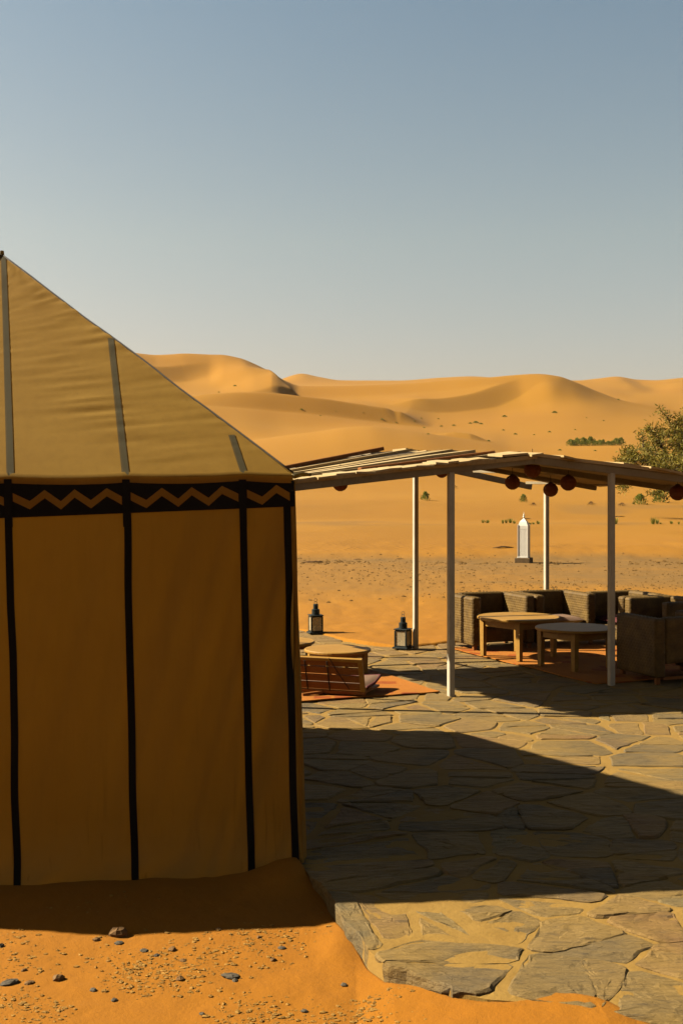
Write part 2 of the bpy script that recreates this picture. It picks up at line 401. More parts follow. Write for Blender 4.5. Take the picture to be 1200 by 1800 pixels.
# ------------------------------------------------------------------ terrain: crest and hollow heights by distance and bearing
PX = None
def C_(d): return d
CONT = [
    (20, {0: 1059}), (27, {0: 1012}), (33, {0: 988}), (36, {0: 967, 700: 968, 800: 965, 1200: 966}), (46, {0: 941}), (60, {0: 918}), (66, {0: 915.5}), (85, {0: 891}), (115, {0: 866}),
    (145, {-600: 830, 300: 822, 600: 821, 900: 828, 1200: 832, 1900: 832}),
    (185, {-600: 800, 300: 797, 400: 781, 430: 776, 500: 766, 560: 758.5, 610: 752, 650: 750, 700: 755, 760: 764, 800: 770, 860: 779, 900: 785, 950: 787, 1000: 786, 1100: 782, 1200: 788, 1900: 790}),
    (205, {-600: 792, 300: 795, 400: 784, 430: 780, 500: 772, 560: 765, 650: 757, 700: 761, 760: 769, 800: 768, 860: 772, 900: 776, 1000: 778, 1100: 775, 1200: 780}),
    (228, {-600: 740, 300: 738, 400: 743, 430: 745, 500: 753, 560: 755, 640: 753, 700: 755, 760: 760, 800: 761, 860: 763, 900: 765, 1000: 763, 1100: 765, 1200: 766}),
    (250, {-600: 700, 300: 705, 350: 705, 400: 707, 450: 711, 500: 716, 560: 723, 640: 736, 700: 745, 760: 751, 800: 753, 860: 752, 900: 750, 1000: 746, 1100: 750, 1200: 753}),
    (268, {-600: 694, 300: 699, 400: 702, 480: 707, 530: 713, 600: 720, 640: 725, 700: 732, 760: 738, 800: 740, 860: 739, 900: 736, 1000: 731, 1100: 738, 1200: 743}),
    (290, {-600: 680, 300: 686, 380: 688, 420: 682, 450: 677, 476: 677, 482: 679, 506: 696, 528: 707, 560: 708.5, 640: 709, 700: 711, 760: 715, 800: 717, 870: 719, 915: 716, 945: 712, 975: 709, 1010: 710, 1050: 715, 1100: 724, 1150: 731, 1200: 736}),
    (306, {-600: 650, 215: 648, 280: 662, 330: 668, 365: 664, 395: 652, 425: 648, 450: 655, 477: 667, 482: 669, 503: 685, 524: 699, 560: 701, 640: 700, 700: 698, 800: 693, 870: 689, 910: 685, 935: 679, 965: 674, 1000: 682, 1050: 700, 1100: 713, 1150: 722, 1200: 730}),
    (320, {-600: 640, 0: 628, 100: 622, 215: 622, 280: 628, 340: 626, 385: 625, 420: 631, 450: 643, 480: 659, 500: 671, 530: 680, 600: 680.5, 700: 678, 800: 670, 850: 664.5, 900: 659.5, 945: 657, 980: 661, 1010: 671, 1050: 688, 1090: 703, 1150: 715, 1200: 722, 1900: 730}),
    (336, {-600: 650, 0: 636, 215: 630, 385: 629, 450: 651, 500: 679, 600: 687, 700: 685, 800: 677, 900: 667, 945: 665, 1010: 679, 1090: 709, 1200: 727, 1900: 735}),
    (390, {-600: 700, 500: 706, 700: 704, 900: 702, 1010: 704, 1100: 705, 1200: 712, 1900: 716}),
    (440, {-600: 690, 500: 690, 800: 688, 1000: 686, 1060: 688, 1120: 694, 1200: 696, 1900: 700}),
    (500, {-600: 680, 500: 682, 800: 680, 1000: 676, 1100: 678, 1150: 686, 1200: 682, 1900: 690}),
    (560, {-600: 672, 500: 674, 700: 674, 900: 672, 1040: 668, 1085: 665, 1130: 673, 1200: 670, 1900: 680}),
    (620, {-600: 665, 480: 672, 500: 665, 530: 657.5, 560: 663, 600: 669, 700: 669.5, 780: 664, 830: 661.5, 870: 663.5, 950: 668, 1010: 669, 1050: 665.5, 1082: 662.5, 1120: 667, 1150: 668, 1200: 664.5, 1300: 660, 1900: 672}),
    (680, {-600: 674, 500: 674, 530: 667, 600: 678, 830: 672, 1080: 672, 1200: 674, 1900: 680}), (900, {0: 720}), (3600, {0: 860}),
]
CD = np.array([c[0] for c in CONT], float)
PXT = np.linspace(-900, 2200, 3101)
CY = []
for d, kv in CONT:
    ks = sorted(kv)
    if len(ks) == 1: CY.append(np.full(PXT.shape, float(kv[ks[0]])))
    else:
        y = pchip(np.array(ks, float), np.array([kv[k] for k in ks], float), np.clip(PXT, ks[0], ks[-1])); CY.append(y)
CZ = H - (np.array(CY).T - 874) * CD / 2000           # [px, contour]

def _w(px, d): return ((px - 600) / 2000 * d, d)
LEDGE = [  # crest foot line (bearing, distance), height, face width, length of the back slope
    ([_w(200, 292), _w(262, 300), _w(330, 304), _w(400, 307)], 2.1, 6.5, 10),
    ([_w(702, 276), _w(790, 283), _w(870, 293), _w(925, 303), _w(958, 311)], 2.1, 7.5, 13),
    ([_w(545, 283), _w(524, 286), _w(505, 292), _w(491, 300), _w(485, 307), _w(481, 317)], 2.6, 2.4, 9),
    ([_w(760, 246), _w(700, 247), _w(640, 246), _w(560, 245), _w(450, 244), _w(330, 243), _w(200, 242)], 3.0, 6, 18),
    ([_w(880, 189), _w(830, 186), _w(770, 188), _w(740, 194)], .9, 3, 9)]
def ledges(x, y):
    z = np.zeros(np.shape(x)); m = (y > 150) & (y < 380)
    if not np.any(m): return z
    xs, ys = x[m], y[m]; acc = np.zeros(xs.shape)
    for k, (pts, A, w, L) in enumerate(LEDGE):
        P = np.array(pts, float); dm = np.full(xs.shape, 1e9); sg = np.zeros(xs.shape); tt = np.zeros(xs.shape); n = len(P) - 1
        for i in range(n):
            ex, ey = P[i + 1] - P[i]; L2 = ex * ex + ey * ey
            t = ((xs - P[i, 0]) * ex + (ys - P[i, 1]) * ey) / L2; tc = np.clip(t, 0, 1)
            dx, dy = xs - P[i, 0] - tc * ex, ys - P[i, 1] - tc * ey; d = np.hypot(dx, dy)
            cr = ex * dy - ey * dx
            b = d < dm; dm = np.where(b, d, dm); sg = np.where(b, np.sign(cr), sg); tt = np.where(b, (i + tc) / n, tt)
        flip = {0: 1, 1: 1, 2: 1, 3: -1, 4: -1}[k]
        s_ = dm * sg * flip
        prof = np.where(s_ < 0, 0, np.where(s_ < w, sstep(0, w, s_) * .15 + .85 * np.clip(s_ / w, 0, 1), np.exp(-np.maximum(0, s_ - w) / L)))
        acc += A * prof * sstep(0, .22, tt) * (1 - sstep(.62, 1, tt))
    z[m] = acc
    return z
def terrain(x, y):
    x = np.asarray(x, float); y = np.asarray(y, float)
    d = np.where(y > 1, y, 1)
    px = np.where(y > 1, 600 + 2000 * x / d, np.sign(x) * 9999)
    px = np.clip(px, -900, 2199)
    dd = np.maximum(np.hypot(x, y) * np.where(y > 0, 1, 1), 0)
    dd = np.where((px > -850) & (px < 2150), d, dd)
    fi = px + 900; i = np.clip(fi.astype(int), 0, 3099); f = fi - i
    Z = CZ[i] * (1 - f[..., None]) + CZ[i + 1] * f[..., None]
    z = pchip(CD, Z, np.clip(dd, 20, 3600))
    nearz = np.where(dd < 20, H - (1059 - 874) * 20 / 2000 + np.clip((dd - 8) / 12, 0, 1) * 0.0, z)
    z = np.where(dd < 20, nearz, z)                      # -0.02 around the paving
    # sand in front of the tent and the paving edge
    fr = 1 - sstep(5.6, 9.0, y) 
    base = -.02 - .07 * fr
    heap = .088 * np.exp(-((x + .24) / .20) ** 2 - ((y - 5.80) / .24) ** 2) + .024 * np.exp(-((y - (5.86 + .114 * (x + .26))) / .25) ** 2) * sstep(.1, -.3, x)
    rise = np.interp(x, [.06, .2, .4, .6, .8, .95, 1.15, 1.5, 3], [0, .036, .058, .075, .088, .094, .07, .06, .06]) * (1 - sstep(4.45, 5.0, y)) + .03 * np.exp(-((x - .0) / .10) ** 2 - ((y - 5.0) / .25) ** 2)
    nz = np.where(y < 9.0, base + heap + rise, z)
    z = np.where((dd < 20), nz, z)
    # relief of the sand
    rel = .010 * fbm(x * 1.6, y * 1.6, 3, 3) * (1 - sstep(14, 22, dd)) + .0045 * fbm(x * 9, y * 9, 3, 8) * (1 - sstep(9, 14, dd))
    wm = sstep(9.5, 12, dd) * (1 - sstep(26, 44, dd))
    rel = rel + wm * (.030 * np.abs(fbm(x * 1.6, y * .8, 3, 21)) + .030 * np.minimum(0, fbm(x * 2.6, y * 1.3, 2, 25) + .22)) + sstep(30, 34, dd) * (1 - sstep(37, 46, dd)) * .10 * fbm(x * .55, y * .3, 4, 31)
    rel = rel + sstep(50, 70, dd) * (1 - sstep(110, 150, dd)) * .12 * fbm(x * .16, y * .10, 3, 41) + sstep(150, 230, dd) * .35 * fbm(x * .03, y * .03, 2, 51)
    z = z + rel + ledges(x, y)
    sd = pave_sd(x, y); ov = sstep(.62, .78, x) * sstep(1.12, .98, x) * (y < 5)
    z = z - np.where((sd > -.02) & (y < 20), sstep(.10 * ov, .10 + .16 * ov, sd) * .22, 0)
    return z
def snap_out(x, y, inset):
    """nearest point of the paving outline, moved inwards"""
    best = None
    for (ax, ay), (bx, by) in zip(_pa, _pb):
        ex, ey = bx - ax, by - ay; L2 = ex * ex + ey * ey; t = min(1, max(0, ((x - ax) * ex + (y - ay) * ey) / L2)); qx, qy = ax + t * ex, ay + t * ey; d = math.hypot(x - qx, y - qy)
        if best is None or d < best[0]: best = (d, qx, qy, -ey / math.sqrt(L2), ex / math.sqrt(L2))
    _, qx, qy, nx, ny = best
    return qx + nx * inset, qy + ny * inset
def tz(x, y): return float(terrain(np.array([x]), np.array([y]))[0])

def build_ground():
    az_in = np.radians(np.linspace(-17.6, 17.6, 540))
    left = np.radians(np.concatenate([np.arange(-180, -40, 5), np.arange(-40, -17.8, .55)]))
    az = np.concatenate([left, az_in, -left[::-1][:-1]])
    def geo(a, b, k):
        n = int(math.log(b / a) / math.log(k)); return a * k ** np.arange(n)
    r = np.concatenate([np.linspace(.5, 3.7, 12), np.arange(3.8, 6.3, .0115), geo(6.3, 9, 1.005), geo(9, 13, 1.012), np.arange(13, 17.6, .06), geo(17.6, 33, 1.012), geo(33, 80, 1.009), geo(80, 150, 1.012), geo(150, 240, 1.006), np.arange(240, 330, .75), geo(330, 400, 1.006), geo(400, 760, 1.012), geo(760, 3600, 1.1)])
    A, Rr = np.meshgrid(az, r, indexing='ij')
    # inside the view the rows are lines of equal depth, so that crests stay clean
    ca = np.where(np.abs(A) < R(60), np.cos(A), 0.5)
    x = Rr * np.sin(A) / ca; y = Rr * np.cos(A) / ca
    z = terrain(x, y)
    na, nr = A.shape
    co = np.stack([x, y, z], -1).reshape(-1, 3)
    co = np.concatenate([co, [[0, 0, -.09]]])
    i = np.arange(na)[:, None]; j = np.arange(nr - 1)[None, :]
    i2 = (i + 1) % na
    q = np.stack([i * nr + j, i * nr + j + 1, i2 * nr + j + 1, i2 * nr + j], -1).reshape(-1, 4)
    cen = na * nr
    tri = np.stack([np.arange(na) * nr, ((np.arange(na) + 1) % na) * nr, np.full(na, cen)], -1)
    me = bpy.data.meshes.new('sand_ground')
    nq = len(q); nt = len(tri)
    me.vertices.add(len(co)); me.vertices.foreach_set('co', co.ravel())
    me.loops.add(nq * 4 + nt * 3); me.loops.foreach_set('vertex_index', np.concatenate([q[:, ::-1].ravel(), tri[:, ::-1].ravel()]).astype(np.int32))
    me.polygons.add(nq + nt)
    ls = np.concatenate([np.arange(nq) * 4, nq * 4 + np.arange(nt) * 3]).astype(np.int32)
    me.polygons.foreach_set('loop_start', ls)
    me.polygons.foreach_set('use_smooth', np.ones(nq + nt, bool))
    me.update(calc_edges=True); me.validate()
    # which ground is gravel, rippled or dune sand (kinds of ground, not light)
    X, Y = co[:, 0], co[:, 1]; d = np.hypot(X, Y)
    nn = fbm(X * .35, Y * .18, 4, 61)
    grav = sstep(19.5, 25, Y + 3.2 * nn) * (1 - sstep(33.2, 35.2, Y + 1.6 * nn)) * (.55 + .45 * sstep(-.35, .25, fbm(X * .12, Y * .55, 3, 71)))
    grav = np.maximum(grav, .55 * sstep(54, 58, Y + 5 * nn) * (1 - sstep(58, 62, Y + 5 * nn)) * sstep(-.1, .3, fbm(X * .2, Y * .3, 3, 81)))
    grav = np.maximum(grav, .5 * sstep(.25, .5, fbm(X * .10, Y * .06, 3, 91)) * sstep(64, 70, Y) * (1 - sstep(90, 105, Y)))
    rip = sstep(35, 37, Y) * (1 - sstep(52, 60, Y)) * sstep(-.5, .1, fbm(X * .15, Y * .1, 2, 101)) + .8 * sstep(62, 72, Y) * (1 - sstep(90, 110, Y))
    dune = .75 * sstep(7, 24, Y) + .25 * sstep(24, 60, Y)
    ca_ = me.color_attributes.new('zone', 'FLOAT_COLOR', 'POINT')
    ca_.data.foreach_set('color', np.stack([np.clip(grav, 0, 1), np.clip(rip, 0, 1), dune, np.ones_like(d)], -1).astype(np.float32).ravel())
    me.materials.append(M['sand'])
    o = link('ground', me)
    tag(o, 'orange desert sand running from the tent to the high dunes', None, None, 'structure')
    o['label'] = 'orange desert sand running from the tent up to the high dunes'
    return o
build_ground()

# ------------------------------------------------------------------ paving: every flagstone a part
pave = bpy.data.objects.new('stone_pavement', None); COL.objects.link(pave)
tag(pave, 'crazy paving of irregular slate slabs with sandy joints', None, None, 'structure')
def build_paving():
    prs = random.Random(21)
    seeds = []
    y = 3.0; row = 0
    while y < 18:
        dy = prs.uniform(.24, .38) if y < 6.5 else prs.uniform(.26, .44)
        x = -3.4 + prs.uniform(0, .4)
        while x < 7.2:
            dx = prs.uniform(.24, .66) if y < 6.5 else prs.uniform(.28, .80)
            seeds.append((x + dx / 2 + prs.uniform(-.06, .06), y + prs.uniform(-.19, .19) + .05 * math.sin(x * 2.1)))
            x += dx
        y += dy
    seeds = np.array(seeds)
    sd = pave_sd(seeds[:, 0], seeds[:, 1])
    seeds = seeds[sd > .11]; sd = sd[sd > .11]
    # mirror the border seeds across the outline so that the border stones end on it
    ghosts = []
    for (px, py), s in zip(seeds, sd):
        if s < .75:
            for (ax, ay), (bx, by) in zip(_pa, _pb):
                ex, ey = bx - ax, by - ay; L = math.hypot(ex, ey); t = ((px - ax) * ex + (py - ay) * ey) / (L * L)
                if -.15 < t < 1.15:
                    dn = ((px - ax) * -ey + (py - ay) * ex) / L
                    if abs(dn) < .75: ghosts.append((px + 2 * dn * ey / L, py - 2 * dn * ex / L))
    gh = np.array(ghosts); gh = gh[pave_sd(gh[:, 0], gh[:, 1]) < -.02]
    allp = np.concatenate([seeds, gh]); ns = len(seeds)
    shown = []; rest = MB(); nobj = 0
    gaps = {}
    cells = []
    for i in range(ns):
        p = allp[i]; dist = np.hypot(allp[:, 0] - p[0], allp[:, 1] - p[1]); nb = np.argsort(dist)[1:26]
        poly = [(p[0] - 1, p[1] - 1), (p[0] + 1, p[1] - 1), (p[0] + 1, p[1] + 1), (p[0] - 1, p[1] + 1)]
        for j in nb:
            qv = allp[j]; n = (qv - p) / max(1e-9, dist[j])
            key = (min(i, j), max(i, j))
            if key not in gaps: gaps[key] = prs.choice([.006, .008, .011, .015, .020, .026, .032]) if j < ns else .002
            c = dist[j] / 2 - gaps[key]
            out = []
            for a in range(len(poly)):
                P, Q = poly[a], poly[(a + 1) % len(poly)]
                da = (P[0] - p[0]) * n[0] + (P[1] - p[1]) * n[1] - c; db = (Q[0] - p[0]) * n[0] + (Q[1] - p[1]) * n[1] - c
                if da <= 0: out.append(P)
                if (da < 0) != (db < 0):
                    t = da / (da - db); out.append((P[0] + (Q[0] - P[0]) * t, P[1] + (Q[1] - P[1]) * t))
            poly = out
            if len(poly) < 3: break
        if len(poly) < 3: continue
        area = .5 * abs(sum(poly[a][0] * poly[(a + 1) % len(poly)][1] - poly[(a + 1) % len(poly)][0] * poly[a][1] for a in range(len(poly))))
        parts = [poly]
        if area > (.06 if p[1] < 6.5 else .085) and prs.random() < (.8 if p[1] < 6.5 else .55):      # many slabs are broken in two
            ctr = Vector((sum(q[0] for q in poly) / len(poly) + prs.uniform(-.08, .08), sum(q[1] for q in poly) / len(poly) + prs.uniform(-.04, .04)))
            an = prs.choice([prs.uniform(-.5, .5), prs.uniform(0, math.pi)]); nv_ = Vector((-math.sin(an), math.cos(an))); g2 = prs.choice([.004, .008, .013])
            parts = []
            for sgn in (1, -1):
                out = []
                for a in range(len(poly)):
                    P, Q = Vector(poly[a]), Vector(poly[(a + 1) % len(poly)]); da = (P - ctr).dot(nv_) * sgn - g2; db = (Q - ctr).dot(nv_) * sgn - g2
                    if da >= 0: out.append(tuple(P))
                    if (da > 0) != (db > 0): out.append(tuple(P.lerp(Q, da / (da - db))))
                if len(out) >= 3: parts.append(out)
        for poly_ in parts:
            c_ = np.array([sum(q[0] for q in poly_) / len(poly_), sum(q[1] for q in poly_) / len(poly_)])
            a2 = .5 * abs(sum(poly_[a][0] * poly_[(a + 1) % len(poly_)][1] - poly_[(a + 1) % len(poly_)][0] * poly_[a][1] for a in range(len(poly_))))
            if a2 > .006: cells.append((c_, poly_, sd[i]))
    def vis(p):
        px = 600 + 2000 * p[0] / p[1]
        if not (440 < px < 1290): return 1e6 + p[1]
        return p[1]
    cells.sort(key=lambda c: vis(c[0]))
    for ci, (p, poly, s) in enumerate(cells):
        near = p[1] < 7.2
        pts = []
        n = len(poly); step = .045 if near else (.09 if p[1] < 10 else .16); amp = .011 if near else .012
        # rounded corners, ragged edges
        rp = []
        for a in range(n):
            P0 = Vector(poly[a - 1]); P1 = Vector(poly[a]); P2 = Vector(poly[(a + 1) % n])
            kk = prs.uniform(.008, .035); k1 = min(kk, (P0 - P1).length * .25); k2 = min(kk, (P2 - P1).length * .25)
            if (P0 - P1).length < .02: continue
            rp.append(P1 + (P0 - P1).normalized() * k1); rp.append(P1 + (P2 - P1).normalized() * k2)
        for a in range(len(rp)):
            P, Q = rp[a], rp[(a + 1) % len(rp)]; L = (Q - P).length
            if L < 1e-4: continue
            m = max(1, int(L / step)); nn = Vector((-(Q - P).y, (Q - P).x)).normalized()
            for b in range(m):
                q = P.lerp(Q, b / m)
                if s < 1.1 and float(pave_sd(np.array(q.x), np.array(q.y))) < .004: q = Vector(snap_out(q.x, q.y, .004))
                off = amp * float(fbm(np.array([q.x * 14]), np.array([q.y * 14]), 2, 5)[0]) + (.022 if near else .02) * float(vnoise(q.x * 4.2, q.y * 4.2, 6)) + prs.uniform(-.004, .004)
                pts.append(q + nn * off)
        c = Vector((0, 0))
        for q in pts: c += q
        c /= len(pts)
        border = s < .55
        zt = prs.uniform(-.003, .004) + (prs.uniform(0, .003) if near else 0)
        tilt = Vector((prs.uniform(-.008, .008), prs.uniform(-.008, .008)))
        zb = -.17 if (border and p[1] < 6.5) else -.05
        def Z(q): return zt + tilt.dot(q - c)
        v = []; f = []; k = len(pts)
        rings = [(0.0, 'b')] + ([(0.0, 's'), (0.0, 't')] if border and near else []) + [(0.0, -.007), (.012, 0.0)] + ([(.14, None), (.30, None), (.48, None), (.70, None)] if near else [])
        for ri, (ins, dz) in enumerate(rings):
            for q in pts:
                L = (c - q).length
                if dz in ('s', 't'):
                    zz_ = -.062 if dz == 's' else -.026
                    qq = q + (q - c).normalized() * (.016 * float(vnoise(q.x * 11 + q.y * 5, (7 if dz == 's' else 3) + q.y * 6, 4)) + prs.uniform(-.006, .006)); v.append((qq.x, qq.y, zz_ + prs.uniform(-.008, .008))); continue
                if dz == 'b':
                    qq = q + (q - c).normalized() * prs.uniform(-.012, .008); v.append((qq.x, qq.y, zb)); continue
                qq = q + (c - q) * (ins if dz is None else min(.4, ins / max(L, .01)))
                z = Z(qq) + (dz or 0)
                if dz == 0.0 or dz is None:
                    if near:
                        q_ = float(fbm(np.array([qq.x * 2.6 + qq.y * .8]), np.array([qq.y * 8.0 - qq.x * 1.2]), 3, 13)[0]) * 2.6
                        z += .0055 * (math.floor(q_) + min(1, max(0, (q_ - math.floor(q_) - .72) / .28)))
                v.append((qq.x, qq.y, z))
        for ri in range(len(rings) - 1):
            for a in range(k): f.append((ri * k + a, ri * k + (a + 1) % k, (ri + 1) * k + (a + 1) % k, (ri + 1) * k + a))
        f.append(tuple((len(rings) - 1) * k + a for a in range(k)))
        if vis(p) < 1e5 and nobj < 296:
            b = MB(); b.add([(x - c.x, y_ - c.y, z) for x, y_, z in v], f); o = b.build('flagstone', M['stone'], pave, loc=(c.x, c.y, 0)); nobj += 1
        else: rest.add(v, f)
    if rest.v: tag(rest.build('flagstones_beyond', M['stone'], pave), kind='stuff')
    # the sandy bed the stones are set in
    b = MB(); gx = np.concatenate([np.arange(-3.1, -.4, .08), np.arange(-.4, 2.2, .025), np.arange(2.2, 7.1, .07)]); gy = np.concatenate([np.arange(3.2, 7.5, .025), np.arange(7.5, 17.6, .07)])
    GX, GY = np.meshgrid(gx, gy, indexing='ij'); S = pave_sd(GX, GY)
    near_edge = np.where(GY < 6.5, .014, .03)
    GZ = -.0065 + .005 * fbm(GX * 1.7, GY * 1.7, 3, 17) + .0045 * fbm(GX * 8, GY * 8, 3, 19)
    idx = -np.ones(GX.shape, int)
    for i in range(len(gx) - 1):
        for j in range(len(gy) - 1):
            if min(S[i, j], S[i + 1, j], S[i, j + 1], S[i + 1, j + 1]) > near_edge[i, j]:
                ids = []
                for a, c_ in ((i, j), (i + 1, j), (i + 1, j + 1), (i, j + 1)):
                    if idx[a, c_] < 0: idx[a, c_] = len(b.v); b.v.append((GX[a, c_], GY[a, c_], GZ[a, c_]))
                    ids.append(int(idx[a, c_]))
                b.f.append(tuple(ids))
    ed = {}; moved = set()
    for f_ in b.f:
        for a in range(4):
            e = (f_[a], f_[(a + 1) % 4]); k_ = tuple(sorted(e))
            if k_ in ed: ed[k_] = None
            else: ed[k_] = e
    for e in [e for e in ed.values() if e]:
        (x0, y0, z0), (x1, y1, z1) = b.v[e[0]], b.v[e[1]]
        for e_ in e:
            if b.v[e_][1] < 9 and e_ not in moved: b.v[e_] = (*snap_out(b.v[e_][0], b.v[e_][1], .010), b.v[e_][2] - .004); moved.add(e_)
        (x0, y0, z0), (x1, y1, z1) = b.v[e[0]], b.v[e[1]]
        n0 = len(b.v); b.v += [(x0, y0, -.2), (x1, y1, -.2)]; b.f.append((e[1], e[0], n0, n0 + 1))
    b.build('joint_sand', M['mortar'], pave)
build_paving()

# ------------------------------------------------------------------ tent
TH = 6.5
E0 = Vector((-.26, 5.86)); WD = Vector((-math.cos(R(TH)), -math.sin(R(TH)))); WN = Vector((-WD.y, WD.x)) * 1.0
if WN.y > 0: WN = -WN
TW = 3.5; EAVE = 1.955
Q0 = Vector((-1.72, 9.44))                    # far right corner
tent = thing('berber_tent', 'tan canvas tent with black stripes and zigzag band beside the stone pavement', 'tent', (E0.x + WD.x * TW / 2, E0.y + WD.y * TW / 2 + 1.8, -.06))
TO = Vector(tent.location)
def wall_pt(s, z, off=0.0):
    """front wall surface: s metres left of the right corner, z height"""
    sag = .022 * math.sin(math.pi * min(1, max(0, z / 1.95)))
    s2 = s - .045 * (EAVE - z) / 2.0
    w = math.exp(-max(0, s) / .55)
    q = s - .28 * (EAVE - z)
    fold = .044 * w * (float(vnoise(q * 9, z * .6, 2)) + .45 * float(vnoise(q * 21, z * .9, 12))) * min(1, (EAVE - z) * 1.5 + .1)
    fold += .006 * float(fbm(np.array(s * 2.2), np.array(z * 1.1), 3, 4)) + .016 * float(vnoise(s * 1.9, z * .25, 9)) * (EAVE - z) / 2
    hem = math.exp(-max(0, z + .05) / .07)
    fold += .026 * hem * float(vnoise(s * 7 + z * 9, z * 3, 14)) + .008 * hem
    p = E0 + WD * s2 + WN * (off + fold - sag * .4)
    return Vector((p.x, p.y, z)) - TO
APEX = Vector((-2.205, 7.4, H + (874 - 449) * 7.4 / 2000))
ER = Vector((E0.x + .015, E0.y - .01, EAVE + .035)); EL = Vector((E0.x + WD.x * TW, E0.y + WD.y * TW, EAVE - .005)); QR = Vector((Q0.x, Q0.y, EAVE + .02)); QL = EL + (QR - ER)
def scal(s): return -.011 * abs(math.sin(math.pi * (s - .249) / .585)) ** .8 + .004 * float(vnoise(s * 3.3, 4.4))
def roof_front(a, b, off=0.0):
    """a: 0 at the right corner .. 1 left corner, b: 0 eave .. 1 apex"""
    base = ER.lerp(EL, a); p = base.lerp(APEX, b)
    n = (EL - ER).cross(APEX - ER).normalized()
    if n.z < 0: n = -n
    s = a * TW
    edge = math.exp(-((1 - b) * a * TW) / .5)
    wr = (float(vnoise(s * 1.5 + b * 3, b * 48 + s * 1.6, 6)) * .6 + float(vnoise(s * 2.4, b * 85 + s * 4, 7)) * .4) * 1.15
    amp = (.0008 + .007 * math.exp(-((1 - b) * a * TW) / .30) * sstep(0, .25, b) + .0075 * math.exp(-((s * (1 - b) - .55) / .20) ** 2) * sstep(.62, .2, b)) * min(1, b * 9) * min(1, (1 - b) * 4)
    sag = -.018 * math.sin(math.pi * b) * math.sin(math.pi * a)
    low = .006 * float(fbm(np.array(s * .9), np.array(b * 2.5), 2, 33)) * min(1, b * 6)
    return p + n * (amp * wr + sag + low + off) + Vector((0, 0, scal(s * (1 - b)) * (1 - b) ** 14)) - TO
def flat_tri(A, B, Cc, n1, n2, amp=.006, seed=1):
    n = (B - A).cross(Cc - A).normalized()
    if n.z < 0: n = -n
    P = []
    for i in range(n1 + 1):
        b = i / n1
        P.append([A.lerp(B, j / n2).lerp(Cc, b) + n * amp * float(fbm(np.array(j / n2 * 6.0), np.array(b * 9.0), 3, seed)) * min(1, b * 8) * min(1, (1 - b) * 5) - TO for j in range(n2 + 1)])
    return P
def seq(a, b, n): return [a + (b - a) * i / n for i in range(n + 1)]
zs = seq(-.16, EAVE, 95)
def eave_z(s): return lerp(ER.z, EL.z, min(1, max(0, s / TW))) - .004 + scal(s)
MB().grid([[wall_pt(s, lerp(-.16, eave_z(s), (z + .16) / (EAVE + .16))) for z in zs] for s in seq(-.012, TW, 190)]).build('front_wall', M['canvas'], tent, True)
def wall_quad(A, B, name, seed):
    A = Vector((A.x, A.y)); B = Vector((B.x, B.y)); n = Vector((-(B - A).y, (B - A).x)).normalized(); P = []
    for i in range(41):
        r_ = []
        for j in range(31):
            t = i / 40; z = lerp(-.16, EAVE, j / 30); q = A.lerp(B, t) + n * .012 * float(fbm(np.array(t * 14.0), np.array(z * 1.2), 3, seed)) * min(1, t * 8) * min(1, (1 - t) * 8)
            r_.append(Vector((q.x, q.y, z)) - TO)
        P.append(r_)
    MB().grid(P).build(name, M['canvas'], tent, True)
wall_quad(Vector((E0.x + .012, E0.y)), QR, 'side_wall', 5); wall_quad(EL, QL, 'side_wall', 6); wall_quad(QR, QL, 'back_wall', 7)
MB().grid([[roof_front(a, b) for a in seq(0, 1, 120)] for b in seq(0, .997, 150)]).build('roof_panel', M['canvas'], tent, True)
MB().grid(flat_tri(ER, QR, APEX, 50, 40, .008, 3)).build('roof_panel', M['canvas'], tent, True)
MB().grid(flat_tri(QR, QL, APEX, 30, 30, .008, 4)).build('roof_panel', M['canvas'], tent, True)
MB().grid(flat_tri(QL, EL, APEX, 30, 30, .008, 5)).build('roof_panel', M['canvas'], tent, True)
fl = []
for i in range(121):
    a = i / 120; s = a * TW; p0 = roof_front(a, .012, .003); p1 = roof_front(a, 0, .004); e = eave_z(s)
    fl.append([p0, p1, wall_pt(s, e - .006, .013), wall_pt(s, e - .030, .011 + .004 * float(vnoise(s * 6, 1.5)))])
MB().grid(fl).build('roof_flap', M['canvas'], tent, True)
# black stripes down the wall
def strip(pts_a, pts_b): return MB().grid([pts_a, pts_b])
SS = [.024, .249, .835, 1.416, 2.0, 2.585, 3.17, 3.47]
for s in SS:
    zz = seq(-.15, EAVE - .005, 60); hw = .0185; jit = [.004 * float(vnoise(s * 3.1, z * 3, 44)) for z in zz]
    MB().grid([[wall_pt(s + jit[i] - hw + 2 * hw * k / 4, z, .005) for i, z in enumerate(zz)] for k in range(5)]).build('wall_stripe', M['trim'], tent, True)
